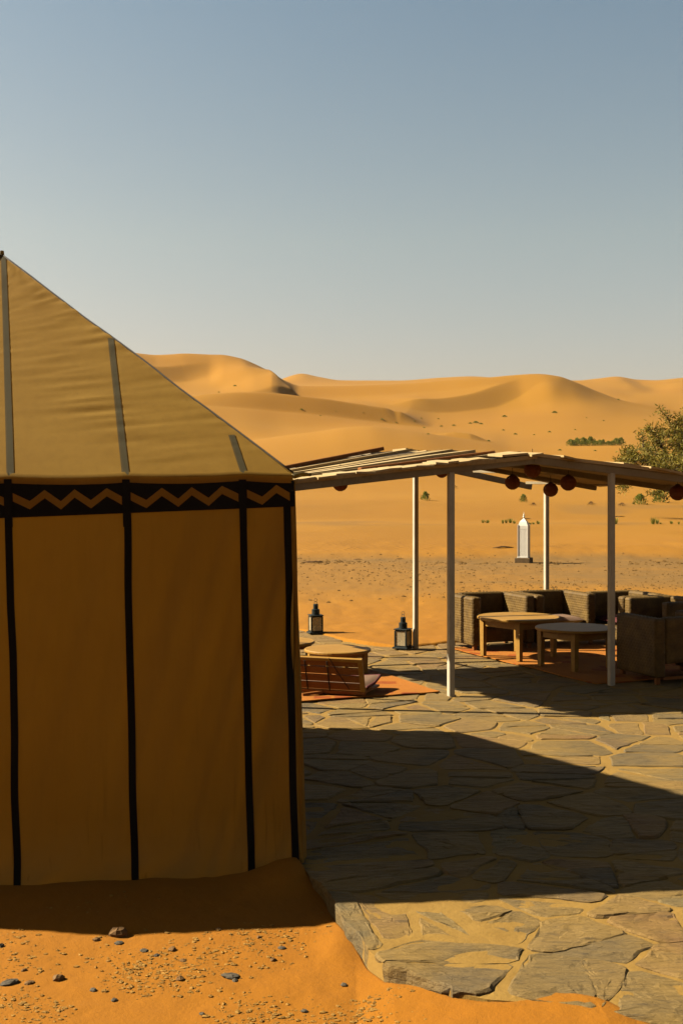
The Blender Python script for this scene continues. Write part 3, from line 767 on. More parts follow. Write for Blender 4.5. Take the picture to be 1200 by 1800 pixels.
# band with the zigzag
def band_z(s): return eave_z(s) - .018, lerp(1.822, 1.766, min(1.6, s / 1.43))
bm = MB()
rows = []
for s in seq(-.016, TW, 160):
    t, bt = band_z(s); rows.append([wall_pt(s, lerp(bt, t, k / 6), .0085) for k in range(7)])
bm.grid(rows).build('valance_band', M['trim'], tent, True)
zz_z = lambda s: lerp(1.884, 1.855, s / 1.43)
bounds = [.008] + SS[1:-1] + [TW]
for i in range(len(bounds) - 1):
    a, b_ = bounds[i] + (.022 if i else 0), bounds[i + 1] - .022
    L = b_ - a; n = max(3, round(L / .0735)); top = []; bot = []
    up = True
    pts = []
    for k in range(n + 1):
        s = b_ - L * k / n + (random.uniform(-.006, .006) if 0 < k < n else 0)
        amp = .030 if up else -.030
        if k == 0 or k == n: amp *= .35
        pts.append((s, zz_z(s) + amp + random.uniform(-.004, .004))); up = not up
    rs = []
    for k in range(n):
        for q in range(5):
            t = q / 5; s = lerp(pts[k][0], pts[k + 1][0], t); z = lerp(pts[k][1], pts[k + 1][1], t)
            rs.append([wall_pt(s, z - .021 + .042 * u / 2, .0125) for u in range(3)])
    rs.append([wall_pt(pts[n][0], pts[n][1] - .021 + .042 * u / 2, .0125) for u in range(3)])
    MB().grid(rs).build('zigzag_trim', M['zig'], tent, False)
for s in SS[1:-1]:   # stripes carry on across the band
    zz = seq(1.72, EAVE + .005, 10)
    MB().grid([[wall_pt(s - .019 + .038 * k / 3, z, .0155) for z in zz] for k in range(4)]).build('wall_stripe', M['trim'], tent, True)
# corner: sewn black edge and the fold of canvas behind it
MB().tube([wall_pt(-.012, z, -.006) for z in seq(-.12, EAVE, 30)], .012, 6).build('corner_piping', M['canvas'], tent, True)
MB().grid([[wall_pt(-.018 - .012 * k * (1 - z / 2.6), z, -.012 - .03 * k) for z in seq(-.12, EAVE - .1, 30)] for k in range(3)]).build('corner_fold', M['canvas'], tent, True)
# grey straps sewn up the roof
rn = (EL - ER).cross(APEX - ER).normalized()
def roof_ab(px, py):
    d = Vector(((px - 600) / 2000, 1, (874 - py) / 2000)); o = Vector((0, 0, H)); t = (ER - o).dot(rn) / d.dot(rn); p = o + d * t
    # p = ER*(1-a)(1-b)+EL*a(1-b)+APEX*b
    e1 = EL - ER; e2 = APEX - ER; v = p - ER
    d11, d12, d22 = e1.dot(e1), e1.dot(e2), e2.dot(e2); v1, v2 = v.dot(e1), v.dot(e2); det = d11 * d22 - d12 * d12
    u = (v1 * d22 - v2 * d12) / det; w = (v2 * d11 - v1 * d12) / det
    return u / max(1e-6, 1 - w), w
for (x0, y0, x1, y1) in ((19, 846, 6.5, 452), (222, 842, 195, 596), (431, 838, 407, 764)):
    A, B = roof_ab(x0, y0), roof_ab(x1, y1); rs = []
    for i in range(61):
        t = i / 60; b = max(0, lerp(A[1], B[1], t)); u0 = lerp(A[0] * (1 - A[1]), B[0] * (1 - B[1]), t); hw = lerp(.0185, .017, t) / TW
        rs.append([roof_front((u0 - hw + 2 * hw * k / 3) / (1 - b), b, .003) for k in range(4)])
    MB().grid(rs).build('roof_strap', M['strap'], tent, True)
for A, B in ((ER, APEX), (QR, APEX), (QL, APEX), (EL, APEX)):
    MB().tube([A.lerp(B, t) - TO + Vector((0, 0, .006 + .006 * float(vnoise(t * 9, 3)))) for t in seq(0, 1, 24)], .0055, 6).build('ridge_piping', M['cord'], tent, True)
MB().tube([APEX - TO + Vector((.0, 0, -.05)), APEX - TO + Vector((0, 0, .03))], [.022, .012], 8).build('apex_cap', M['strap'], tent)
k_ = MB(); k_.tube([ER - TO + Vector((0, .0, -.01)), ER - TO + Vector((.05, .03, .0)), ER - TO + Vector((.085, .06, -.004))], [.016, .011, .008], 7); k_.build('corner_tie', M['strap'], tent, True)

# ------------------------------------------------------------------ pergola
UU = Vector((.937, .35)).normalized(); F0 = Vector((1.026, 10.69)) - UU * 1.627
VV = Vector((-1.78, 2.77)); VL = VV.length; VN = VV.normalized()
pg = thing('pergola', 'open pergola of white posts under a ragged plank roof', 'pergola', (F0.x + 2, F0.y + 2, 0)); PO = Vector(pg.location)
def pf(u, v, z):
    """u along the front, v share of the way to the back edge"""
    p = F0 + UU * u + VV * v; return Vector((p.x, p.y, z)) - PO
UR = 2.5
def zb_front(u): return lerp(1.915, 2.19, max(0, u) / UR) + min(0, u) * .11 if u <= UR else lerp(2.19, 1.915, (u - UR) / 2.72)
def zb_back(u): return float(np.interp(u, [-.2, 0, 1.74, 2.75, 5.12, 5.6], [1.83, 1.86, 2.06, 2.305, 1.985, 1.93]))
def zb(u, v):
    w = min(1, max(0, v)); ur = UR + .33 * w
    return lerp(lerp(1.915, 1.80, w), lerp(2.19, 2.37, w), u / ur) if u <= ur else lerp(lerp(2.19, 2.37, w), lerp(1.93, 1.985, w), (u - ur) / (5.12 - ur))
BH = .075
posts = [(0, 0), (1.627, 0), (3.39, 0), (5.12, 0), (0, 1), (1.7, 1)]
for u, v in posts:
    MB().beam(pf(u, v, -.02), pf(u, v, zb(u, v) + .01), .058, .058, (UU.x, UU.y, 0), .006).build('post', M['post'], pg)
Cp = Vector((.913, 14.05)); Dp = Vector((2.715, 15.1))
uC = (Cp - F0 - VV).dot(UU); uD = (Dp - F0 - VV).dot(UU)
for P_, uu_ in ((Cp, uC), (Dp, uD)):
    a = Vector((P_.x, P_.y, -.03)) - PO; b = Vector((P_.x, P_.y, zb(uu_, 1) + .01)) - PO
    MB().beam(a, b, .058, .058, (UU.x, UU.y, 0), .006).build('post', M['post'], pg)
BK = (Dp - Cp).normalized()
def pb(u, z):     # the back edge bends a little through the posts C and D
    p = F0 + VV + UU * u
    if u > uC: p = p + (Cp + BK * (u - uC) - (F0 + VV + UU * uC) - UU * (u - uC))
    return Vector((p.x, p.y, z)) - PO
def pr(u, v, z):
    a = pf(u, 0, 0).lerp(pb(u, 0), v); a.z = z - PO.z; return a
# beams up the two slopes, front to back
for v in (0, .34, .67, 1.0):
    for ua, ub in ((-.06, UR + .33 * v), (UR + .33 * v, 5.22)):
        p = pr(ua, v, zb(ua, v) + BH / 2); q = pr(ub, v, zb(ub, v) + BH / 2)
        MB().beam(p, q, .05, BH, (0, 0, 1), .004).build('beam', M['beam'], pg)
# purlins running back
for u in (.05, .85, 1.65, 2.46, 2.58, 3.4, 4.25, 5.1):
    p = pr(u, .012, zb(u, 0.012) + BH - .005); q = pr(u, .985, zb(u, .985) + BH - .005)
    MB().beam(p, q, .04, .035, (0, 0, 1), .003).build('purlin', M['beam'], pg)
# planks up the slopes
prn = random.Random(4)
def ztop(u, v): return zb(u, v) + BH + .022
def slope_planks(ua, ub, n, seed):
    r_ = random.Random(seed); v = -.012; k = 0
    while v < .77:
        wv = r_.uniform(.054, .084); gap = r_.choice([.012, .018, .024, .032])
        u0 = ua + r_.uniform(-.10, .03) if ua < 2 else ua + .33 * max(0, v) + r_.uniform(-.02, .04); u1 = ub + .33 * max(0, v) + r_.uniform(-.03, .05) if ub < 3 else ub + r_.uniform(-.05, .10)
        lift = r_.choice([0, .004, .010, .018]); roll = r_.uniform(-.065, -.02)
        t = r_.uniform(.026, .040); lift += max(0, -roll * wv * VL) * .5; m = 5; vs = []
        for i in range(m + 1):
            f = i / m; u = lerp(u0, u1, f); z = ztop(u, v) + lift + .012 * float(vnoise(f * 3 + k * 7.3, k * 1.7, 5))
            wob = .004 * float(vnoise(f * 5 + k * 3, 2.2, 8))
            a = pr(u, v + wob, z); b = pr(u, v + wv + wob, z + wv * VL * roll)
            dn = Vector((0, 0, -t)); vs += [a + dn, b + dn, b, a]
        fs = [(0, 1, 2, 3), (m * 4 + 3, m * 4 + 2, m * 4 + 1, m * 4)]
        for i in range(m):
            for q in range(4): fs.append((i * 4 + q, (i + 1) * 4 + q, (i + 1) * 4 + (q + 1) % 4, i * 4 + (q + 1) % 4))
        MB().add(vs, fs).build('roof_plank', M['plank'], pg); v += wv + gap; k += 1
for ua, ub in ((-.03, UR + .06), (UR + .07, 5.18)):    # added dark sheet under the boards, keeps sun from leaking through the gaps
    sk = lambda i, j: lerp(ua, ub, i / 14) + .33 * lerp(.004, .86, j / 20) * (i / 14 if ua < 1 else 1 - i / 14)
    P = [[pr(sk(i, j), lerp(.004, .86, j / 20), zb(sk(i, j), lerp(.004, .86, j / 20)) + BH + .010 + .006 * float(vnoise(i * .9, j * .7, 3))) for j in range(21)] for i in range(15)]
    b = MB().grid(P); b.grid([[q - Vector((0, 0, .008)) for q in r_][::-1] for r_ in P]); b.build('roof_light_block', M['mat'], pg)
slope_planks(-.05, UR, 12, 3); slope_planks(UR + .03, 5.2, 12, 9)
bt = MB(); A_, B_ = pr(.95, .125, ztop(.95, .125) + .022), pr(2.40, .135, ztop(2.40, .135) + .026); bt.beam(A_, B_, .09, .03, (0, 0, 1), .006)
bt.build('batten', M['redwood'], pg)
bt = MB(); A_, B_ = pr(.1, .865, ztop(.1, .865) + .012), pr(2.7, .865, ztop(2.7, .865) + .02); bt.beam(A_, B_, .07, .045, (0, 0, 1), .006); bt.build('batten', M['redwood'], pg)
# short board ends laid over the front beam
u = -.04
while u < 5.2:
    w = prn.uniform(.10, .19)
    if prn.random() < (.92 if u < 2.5 else .62) and not (2.45 < u < 2.5):
        L = prn.uniform(.035, .075); z = .004 + prn.uniform(0, .02); tl = prn.uniform(-.008, .012)
        u2 = u + w; vf = -prn.uniform(.010, .028)
        vs = [pr(u, vf, ztop(u, 0) + z + tl), pr(u2, vf - prn.uniform(0, .006), ztop(u2, 0) + z - tl), pr(u2, L, ztop(u2, L) + z + .012), pr(u, L, ztop(u, L) + z + .012)]
        vs = vs + [q - Vector((0, 0, .02)) for q in vs]
        MB().add(vs, [(0, 1, 2, 3), (7, 6, 5, 4), (0, 4, 5, 1), (1, 5, 6, 2), (2, 6, 7, 3), (3, 7, 4, 0)]).build('board_end', M['plank'], pg)
    u += w + prn.uniform(.0, .012) + (0 if u < 2.5 else prn.uniform(0, .10))

# ------------------------------------------------------------------ paper lanterns under the roof
def paper_lantern(px, py, d, rad, label):
    c = Vector(((px - 600) / 2000 * d, d, H + (874 - py) * d / 2000))
    t = thing('paper_lantern', label, 'lantern', c, 0, 'terracotta globe lanterns hanging under the pergola roof')
    b = MB(); prof = []
    n = 14
    for i in range(n + 1):
        a = -math.pi / 2 + math.pi * i / n; rr = rad * math.cos(a) * (1 + (.018 if i % 2 else -.012)); prof.append((max(.022 * rad / .085, rr), rad * .94 * math.sin(a)))
    b.lathe(prof, 20).build('globe', M['paper'], t, False)
    MB().lathe([(.026, rad * .90), (.028, rad * .98), (.012, rad * 1.04)], 12).build('cap', M['cord'], t)
    MB().tube([(0, 0, rad), (0, 0, rad + .13)], .003, 5).build('cord', M['cord'], t)
for a in ((598, 851, 12.0, .080, 'globe lantern peeping below the left end of the pergola beam, next to the tent'),
          (776, 829, 12.0, .070, 'globe lantern almost hidden behind the front beam beside the sunlit post'),
          (900, 848, 12.9, .088, 'leftmost of the four globe lanterns clustered under the roof peak'),
          (935, 826, 11.7, .088, 'highest globe lantern, right beneath the roof peak'),
          (967, 861, 13.4, .088, 'lowest globe lantern, in front of the rear post top'),
          (998, 849, 12.2, .088, 'rightmost of the four globe lanterns clustered under the roof peak'),
          (1190, 866, 12.3, .090, 'lone globe lantern at the right end of the pergola under the low eave')): paper_lantern(*a)

# ------------------------------------------------------------------ rugs
def rug(corner, du, dv, label, zoff=.016, seed=1):
    corner = Vector(corner); du = Vector(du); dv = Vector(dv); c = corner + du / 2 + dv / 2
    n1, n2 = 40, 40; P = []; Pb = []
    for i in range(n1 + 1):
        ra = []
        for j in range(n2 + 1):
            q = corner + du * (i / n1) + dv * (j / n2)
            e = min(i, n1 - i, j, n2 - j)
            q = q + Vector((float(vnoise(q.x * 3, q.y * 3, seed)), float(vnoise(q.x * 3, q.y * 3, seed + 4)))) * .018
            z = zoff + .007 * float(fbm(np.array(q.x * 3.5), np.array(q.y * 3.5), 2, seed)) + (.006 * abs(float(vnoise(q.x * 5, q.y * 5, seed))) if e == 0 else 0)
            ra.append(Vector((q.x - c.x, q.y - c.y, z)))
        P.append(ra)
    b = MB().grid(P)
    per = P[0][:] + [r_[-1] for r_ in P[1:]] + P[-1][::-1][1:] + [r_[0] for r_ in P[::-1][1:-1]]
    low = [p - Vector((0, 0, .010)) for p in per]; n = len(per)
    b.add(per + low, [(i, (i + 1) % n, n + (i + 1) % n, n + i) for i in range(n)])
    o = b.build('rug', M['rug'], None, True, (c.x, c.y, 0)); tag(o, label, 'rug', 'woven orange rugs on the stone pavement'); return o
rug((1.30, 14.02), (1.24, -2.68), (2.5, .95), 'dark red woven rug under the round tables and wicker armchairs', .016, 3)
rug((.943, 10.86), (-2.3, -.90), (-.66, 1.45), 'orange woven rug under the low floor seat beside the tent', .016, 7)

# ------------------------------------------------------------------ wicker armchairs
def weave_box(b, c, size, cu=.048, cv=.030, amp=.009, step=.0125):
    """a box whose faces are woven strands, bulging over and under"""
    c = Vector(c); sx, sy, sz = size
    faces = [((-1, 0, 0), (0, -1, 0), (0, 0, 1), sy, sz, sx), ((1, 0, 0), (0, 1, 0), (0, 0, 1), sy, sz, sx), ((0, -1, 0), (1, 0, 0), (0, 0, 1), sx, sz, sy), ((0, 1, 0), (-1, 0, 0), (0, 0, 1), sx, sz, sy), ((0, 0, 1), (1, 0, 0), (0, 1, 0), sx, sy, sz)]
    for n, ud, vd, lu, lv, dp in faces:
        n, ud, vd = Vector(n), Vector(ud), Vector(vd); nu = max(2, round(lu / step)); nv = max(2, round(lv / (cv / 3)))
        U = np.linspace(-lu / 2, lu / 2, nu + 1); V = np.linspace(-lv / 2, lv / 2, nv + 1)
        UG, VG = np.meshgrid(U, V, indexing='ij')
        row = np.floor((VG + 50) / cv).astype(int); fv = (VG + 50) / cv - row
        fu = (UG + 50) / cu + .5 * (row % 2)
        hh = np.sin(np.pi * fv) * (.25 + .75 * np.abs(np.sin(np.pi * fu))) * amp
        eu = np.minimum(UG + lu / 2, lu / 2 - UG); ev = np.minimum(VG + lv / 2, lv / 2 - VG); e = np.minimum(eu, ev)
        rr = .022
        hh = np.where(e < rr, -(rr - np.sqrt(np.maximum(0, rr * rr - (rr - e) ** 2))) * .9 + hh * .6, hh)
        P = [[c + n * (dp / 2 + float(hh[i, j])) + ud * float(UG[i, j]) + vd * float(VG[i, j]) for j in range(nv + 1)] for i in range(nu + 1)]
        b.grid(P)
    return b
CHW, CHD, CHT, CA = .85, .69, .655, .115
def make_chair(label):
    t = thing('wicker_armchair', label, 'armchair', (0, 0, 0), 0, 'wicker armchairs round the coffee tables')
    for s in (-1, 1): weave_box(MB(), (s * (CHW - CA) / 2, 0, .07 + (CHT - .07) / 2), (CA, CHD, CHT - .07)).build('armrest', M['wicker'], t, True)
    weave_box(MB(), (0, CHD / 2 - .06, .20 + (CHT - .19) / 2), (CHW - 2 * CA - .004, .115, CHT - .20)).build('backrest', M['wicker'], t, True)
    weave_box(MB(), (0, -CHD / 2 + .06, .19), (CHW - 2 * CA - .004, .10, .17)).build('seat_panel', M['wicker'], t, True)
    MB().box((0, -.0, .262), (CHW - 2 * CA - .01, CHD - .14, .03)).build('seat_deck', M['redwood'], t)
    b = MB(); n = 14; P = []
    for side in (1, -1):
        P = []
        for i in range(n + 1):
            ra = []
            for j in range(n + 1):
                x, y = i / n * 2 - 1, j / n * 2 - 1
                hgt = .045 * (max(0, (1 - x ** 6)) * max(0, (1 - y ** 6))) ** .5
                ra.append(Vector((x * .295, y * .27 - .035, .325 + side * hgt + .004 * float(vnoise(x * 3, y * 3, 3)))))
            P.append(ra)
        b.grid(P if side > 0 else P[::-1])
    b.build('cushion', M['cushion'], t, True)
    for sx in (-1, 1):
        for sy in (-1, 1): MB().box((sx * (CHW / 2 - .05), sy * (CHD / 2 - .05), .038), (.045, .045, .076), None, .004).build('foot', M['redwood'], t)
    MB().box((0, CHD / 2 - .06, .055), (CHW - 2 * CA - .004, .035, .03)).build('stretcher', M['redwood'], t)
    return t
chA = make_chair('wicker armchair with its outer arm in full sun, left end of the back row')
ch_r = R(20.5); BU = Vector((.937, .35)); BV = Vector((-.35, .937))
c1 = Vector((1.58, 13.72)) + BU * CHW / 2 + BV * CHD / 2
chA.location = (c1.x, c1.y, .0); chA.rotation_euler = (0, 0, ch_r)
c2 = c1 + BU * .875
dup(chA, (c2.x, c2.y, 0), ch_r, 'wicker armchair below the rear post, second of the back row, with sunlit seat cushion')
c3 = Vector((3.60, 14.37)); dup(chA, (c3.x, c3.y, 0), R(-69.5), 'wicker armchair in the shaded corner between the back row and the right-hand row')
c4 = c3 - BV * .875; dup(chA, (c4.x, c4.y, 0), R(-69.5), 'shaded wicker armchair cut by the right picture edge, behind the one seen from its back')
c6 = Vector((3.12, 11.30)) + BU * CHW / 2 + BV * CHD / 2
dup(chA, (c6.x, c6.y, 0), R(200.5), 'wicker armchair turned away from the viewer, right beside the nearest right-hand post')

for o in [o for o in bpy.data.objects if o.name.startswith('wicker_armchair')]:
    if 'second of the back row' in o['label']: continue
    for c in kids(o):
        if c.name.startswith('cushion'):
            me_ = bpy.data.meshes.get('shade_dark_cushion') or c.data.copy(); me_.name = 'shade_dark_cushion'; me_.materials[0] = M['piping']; c.data = me_  # piping colour darkens these cushions to stand in for deep shade
# ------------------------------------------------------------------ tables
def round_table(loc, rad, h, rot, label, leg=.062, top='table', group='round wooden coffee tables', legm='table', inset=.60, apron=.085):
    t = thing('round_table', label, 'table', (loc[0], loc[1], loc[2]), rot, group)
    MB().lathe([(rad - .012, h - .032), (rad, h - .024), (rad, h - .008), (rad - .008, h)], 48).build('tabletop', M[top], t)
    q = rad * inset
    for sx in (-1, 1):
        for sy in (-1, 1):
            b = MB(); a = .5 * leg; vs = [(sx * q + x * a * k, sy * q + y * a * k, z) for z, k in ((0, .82), (h - .033, 1)) for x, y in ((-1, -1), (1, -1), (1, 1), (-1, 1))]
            b.add(vs, [(3, 2, 1, 0), (4, 5, 6, 7), (0, 1, 5, 4), (1, 2, 6, 5), (2, 3, 7, 6), (3, 0, 4, 7)]).build('leg', M[legm], t)
    for sx, sy in ((0, -1), (0, 1), (-1, 0), (1, 0)):
        MB().box((sx * q, sy * q, h - .033 - apron / 2), ((2 * q - leg, .022, apron) if sy else (.022, 2 * q - leg, apron)), None, .002).build('apron', M[legm], t)
    return t
round_table((2.055, 13.25, .02), .475, .465, R(38), 'larger round coffee table, its top catching the sun, beside the back row of armchairs')
round_table((2.545, 12.42, .02), .43, .435, R(33), 'shaded round coffee table standing closest to the right-hand post')
round_table((-.042, 12.1, .012), .355, .25, R(28), 'low round table, half lit, behind the wooden floor seat', .05, group='low round wooden tables', apron=.05)
round_table((-.70, 12.85, 0.0), .40, .25, R(30), 'low round table of reddish wood half hidden by the tent corner', .05, group='low round wooden tables', legm='redwood', apron=.05)

# ------------------------------------------------------------------ wooden floor seat
fs_ = thing('floor_seat', 'legless wooden floor seat with slatted backrest and flowery cushion on the orange rug', 'floor chair', (-.222, 10.727, .02), R(-19.3))
Wd = .95; lean = R(17); bx = lambda x, y, z: Vector((x, y - math.tan(lean) * (z - .02), z))
Mx = Matrix.Rotation(lean, 3, 'X')
def lean_box(cx, cz, sx, sz, th, off=0.0):
    c = Mx @ Vector((0, off, cz)); return MB().box((cx, c.y, c.z), (sx, th, sz), Mx, .003)
for i in range(4): lean_box(0, .055 + i * .079 + .035, Wd - .09, .071, .014).build('slat', M['redwood'], fs_)
lean_box(0, .36, Wd, .034, .03).build('top_rail', M['table'], fs_)
lean_box(0, .03, Wd, .034, .028).build('bottom_rail', M['redwood'], fs_)
for s in (-1, 1): lean_box(s * (Wd / 2 - .022), .195, .044, .296, .03).build('side_stile', M['table'], fs_)
for x in (-.33, -.09, .13): lean_box(x, .195, .012, .30, .006, -.016).build('strap', M['cord'], fs_)
MB().tube([bx(.16, -.03, .36), bx(.22, -.03, .24), bx(.33, -.03, .06)], .004, 5).build('tie_cord', M['cord'], fs_)
MB().box((0, .23, .03), (Wd - .02, .46, .02), None, .003).build('seat_board', M['redwood'], fs_)
b = MB(); P = []
for side in (1, -1):
    P = []
    for i in range(25):
        ra = []
        for j in range(17):
            x, y = i / 24 * 2 - 1, j / 16 * 2 - 1; hh = .036 * (max(0, 1 - abs(x) ** 8) * max(0, 1 - abs(y) ** 6)) ** .5
            lift = .05 * max(0, y) ** 2 * max(0, x) ** 2
            ra.append(Vector((x * .475, .25 + y * .235, .078 + side * hh + lift)))
        P.append(ra)
    b.grid(P if side > 0 else P[::-1])
b.build('cushion', M['cushion'], fs_, True)
MB().tube([(-.47, .02, .08), (-.47, .48, .08), (0, .485, .08), (.44, .485, .12), (.475, .45, .125), (.478, .25, .085), (.475, .03, .078)], .014, 6).build('cushion_piping', M['piping'], fs_, True)
MB().beam((.05, -.02, .02), (-.10, -.15, .008), .035, .024).build('prop_stick', M['redwood'], fs_)

# ------------------------------------------------------------------ iron candle lanterns on the pavement
def iron_lantern(loc, s, rot, label):
    t = thing('candle_lantern', label, 'lantern', loc, rot, 'dark iron candle lanterns on the pavement edge'); t.scale = (s, s, s)
    w = .085
    MB().box((0, 0, .011), (.21, .21, .022), None, .003).build('base', M['iron'], t)
    for sx in (-1, 1):
        for sy in (-1, 1): MB().box((sx * (w - .009), sy * (w - .009), .125), (.018, .018, .205), None, .002).build('corner_bar', M['iron'], t)
    for z in (.030, .232):
        b = MB()
        for s_ in (-1, 1): b.box((0, s_ * (w - .008), z), (2 * w - .037, .012, .018)); b.box((s_ * (w - .008), 0, z), (.012, 2 * w - .037, .018))
        b.build('frame_rail', M['iron'], t)
    for sx, sy in ((0, 1), (0, -1), (1, 0), (-1, 0)):
        MB().box((sx * (w - .010), sy * (w - .010), .131), ((2 * w - .038, .003, .18) if sy else (.003, 2 * w - .038, .18))).build('pane', M['glass'], t)
    MB().box((0, 0, .247), (.184, .184, .012), None, .003).build('lid', M['iron'], t)
    MB().lathe([(.054, .253), (.054, .325), (.046, .330)], 20).build('chimney', M['iron'], t)
    MB().lathe([(.034, .330), (.034, .395), (.028, .40)], 20).build('chimney', M['iron'], t)
    MB().ring((0, 0, .412), .020, .003, 16, 5).build('handle', M['iron'], t); MB().ring((0, 0, .450), .021, .003, 16, 5).build('handle', M['iron'], t)
    c = MB().lathe([(.030, .022), (.030, .095), (.027, .10)], 16).build('candle', M['candle'], t); MB().tube([(0, 0, .1), (.002, 0, .118)], .002, 5).build('wick', M['cord'], c)
iron_lantern((-.352, 15.55, .012), 1.0, R(15), 'iron candle lantern alone at the pavement edge, farther from the posts')
iron_lantern((.756, 14.0, .012), .96, R(-28), 'dark iron candle lantern standing right beside the thin rear post')

# ------------------------------------------------------------------ white pierced lantern in the desert
def white_lantern():
    d = 32.6; x = (920 - 600) / 2000 * d
    z0 = tz(x, d) - .02
    t = thing('garden_lantern', 'tall white pierced metal lantern with domed top on a dark plinth beside the gravel track', 'lantern', (x, d, z0), R(-22)); t.scale = (.93, .93, 1)
    MB().box((0, 0, .085), (.47, .47, .17), None, .012).build('plinth', M['plinth'], t)
    a = .148; z1, z2 = .17, .98
    holes = MB(); sh = MB()
    MB().box((0, 0, .185), (.335, .335, .03), None, .006).build('base_moulding', M['white'], t)
    # four pierced walls: a grid of bars with real openings
    cols, rws = 7, 23
    for ang in range(4):
        Rz = Matrix.Rotation(ang * math.pi / 2, 3, 'Z'); b = MB()
        cw = 2 * a / cols; rh = (z2 - .20) / rws
        for i in range(cols):
            for j in range(rws):
                x0, x1 = -a + i * cw, -a + (i + 1) * cw; y0, y1 = .20 + j * rh, .20 + (j + 1) * rh
                edge = i in (0, cols - 1) or j in (0, rws - 1)
                m = j % 6
                open_ = (not edge) and ((i + j) % 2 == 0) and j % 6 != 5 and not (i == 3 and m in (2, 3)) and random.random() < .9
                yb = -a
                if not open_: b.add([Rz @ Vector(q) for q in ((x0, yb, y0), (x1, yb, y0), (x1, yb, y1), (x0, yb, y1))], [(0, 1, 2, 3)])
                else:
                    k = .20; xi0, xi1, yi0, yi1 = lerp(x0, x1, k), lerp(x1, x0, k), lerp(y0, y1, k), lerp(y1, y0, k); mx, my = (x0 + x1) / 2, (y0 + y1) / 2
                    o_ = [(x0, yb, y0), (x1, yb, y0), (x1, yb, y1), (x0, yb, y1)]
                    n_ = [(mx, yb, yi0), (xi1, yb, my), (mx, yb, yi1), (xi0, yb, my)]
                    dp = [(q[0], yb + .012, q[2]) for q in n_]
                    b.add([Rz @ Vector(q) for q in o_ + n_ + dp], [(0, 1, 4), (1, 5, 4), (1, 2, 5), (2, 6, 5), (2, 3, 6), (3, 7, 6), (3, 0, 7), (0, 4, 7), (4, 5, 9, 8), (5, 6, 10, 9), (6, 7, 11, 10), (7, 4, 8, 11)])
        b.build('pierced_panel', M['white'], t)
        c = MB()
        for s in (-1,): c.box(Rz @ Vector((s * (a + .004), -(a + .004), (.20 + z2 + .14) / 2)), (.018, .018, z2 + .14 - .20))
        c.build('corner_strip', M['white'], t)
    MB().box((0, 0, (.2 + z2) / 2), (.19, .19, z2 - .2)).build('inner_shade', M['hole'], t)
    # shoulder and dome, eight sided
    MB().box((0, 0, z2 + .008), (.305, .305, .014)).build('cornice', M['white'], t)
    b = MB(); prof = [(.150, z2 + .015), (.150, z2 + .10), (.140, z2 + .16), (.115, z2 + .22), (.075, z2 + .27), (.035, z2 + .30), (.014, z2 + .325)]
    b.lathe([(r_ * 1.38 if i < 2 else r_ * 1.3 * (1 - .12 * (i > 3)), z) for i, (r_, z) in enumerate(prof)], 4, (0, 0, 0), math.pi / 4)
    b.build('dome', M['white'], t)
    b = MB().lathe([(.012, z2 + .32), (.036, z2 + .345), (.036, z2 + .365), (.012, z2 + .385), (.026, z2 + .405), (.026, z2 + .42), (.008, z2 + .435), (.003, z2 + .50)], 12); b.build('finial', M['white'], t, True)
white_lantern()

# ------------------------------------------------------------------ vegetation
def leaf_faces(b, pts, n, size, spread, r_, elong=2.2, up=.3):
    for _ in range(n):
        p = Vector(r_.choice(pts)) + Vector((r_.gauss(0, spread), r_.gauss(0, spread), r_.gauss(0, spread * .8)))
        d = Vector((r_.gauss(0, 1), r_.gauss(0, 1), r_.gauss(up, .8))).normalized(); s = d.cross(Vector((r_.gauss(0, 1), r_.gauss(0, 1), r_.gauss(0, 1)))).normalized()
        l = size * r_.uniform(.6, 1.4); w = l / elong
        b.add([p - s * w * .25, p + d * l * .5 - s * w * .5, p + d * l, p + d * l * .5 + s * w * .5], [(0, 1, 2, 3)])
def tree():
    r_ = random.Random(12); d = 70.0; base = Vector((22.0, d, 0)); base.z = tz(base.x, base.y) - .1
    t = thing('tamarisk_tree', 'wide feathery tamarisk tree with dark branches standing behind the pergola at the right', 'tree', base); t.scale = (1.15, 1.15, 1.15)
    tips = []; tb = MB()
    def branch(p, d_, L, rad, depth):
        n = 5; pts = [p]; q = p.copy(); dd = d_.copy()
        for i in range(n):
            dd = (dd + Vector((r_.gauss(0, .13), r_.gauss(0, .13), r_.gauss(.03, .10)))).normalized(); q = q + dd * L / n; pts.append(q.copy())
        tb.tube(pts, [lerp(rad, rad * .45, i / n) for i in range(n + 1)], 5 if depth > 1 else 7)
        if depth >= 3:
            tips.extend(pts[2:]); return
        if depth >= 2: tips.extend(pts[3:])
        for k in range(4 if depth < 2 else 4):
            i = r_.choice([2, 3, 4, 5]); a = dd.orthogonal().normalized(); a.rotate(Matrix.Rotation(r_.uniform(0, 6.28), 3, dd))
            nd = (dd * r_.uniform(.55, 1.0) + a * r_.uniform(.5, .95) + Vector((0, 0, .05))).normalized()
            branch(pts[i], nd, L * r_.uniform(.5, .72), rad * .5, depth + 1)
    trunk_top = Vector((.1, 0, 1.5)); tb.tube([Vector((0, 0, -.2)), Vector((.08, .03, .7)), trunk_top], [.30, .24, .22], 9)
    for dv, L in ((( -.80, .1, .52), 2.9), ((-.35, -.4, .85), 2.9), ((.1, .3, .95), 2.6), ((.7, -.1, .65), 2.8), ((-.85, -.15, .22), 2.5), ((.5, .6, .5), 2.4), ((-.55, .5, .70), 2.8), ((-.05,-.6,.7),2.5)):
        branch(trunk_top - Vector((0, 0, r_.uniform(0, .5))), Vector(dv).normalized(), L, .13, 1)
    tb.build('trunk', M['bark'], t, True)
    lb = MB(); leaf_faces(lb, tips, 26000, .20, .17, r_, 3.6, .35)
    lb.build('crown', M['leaf'], t)
tree()

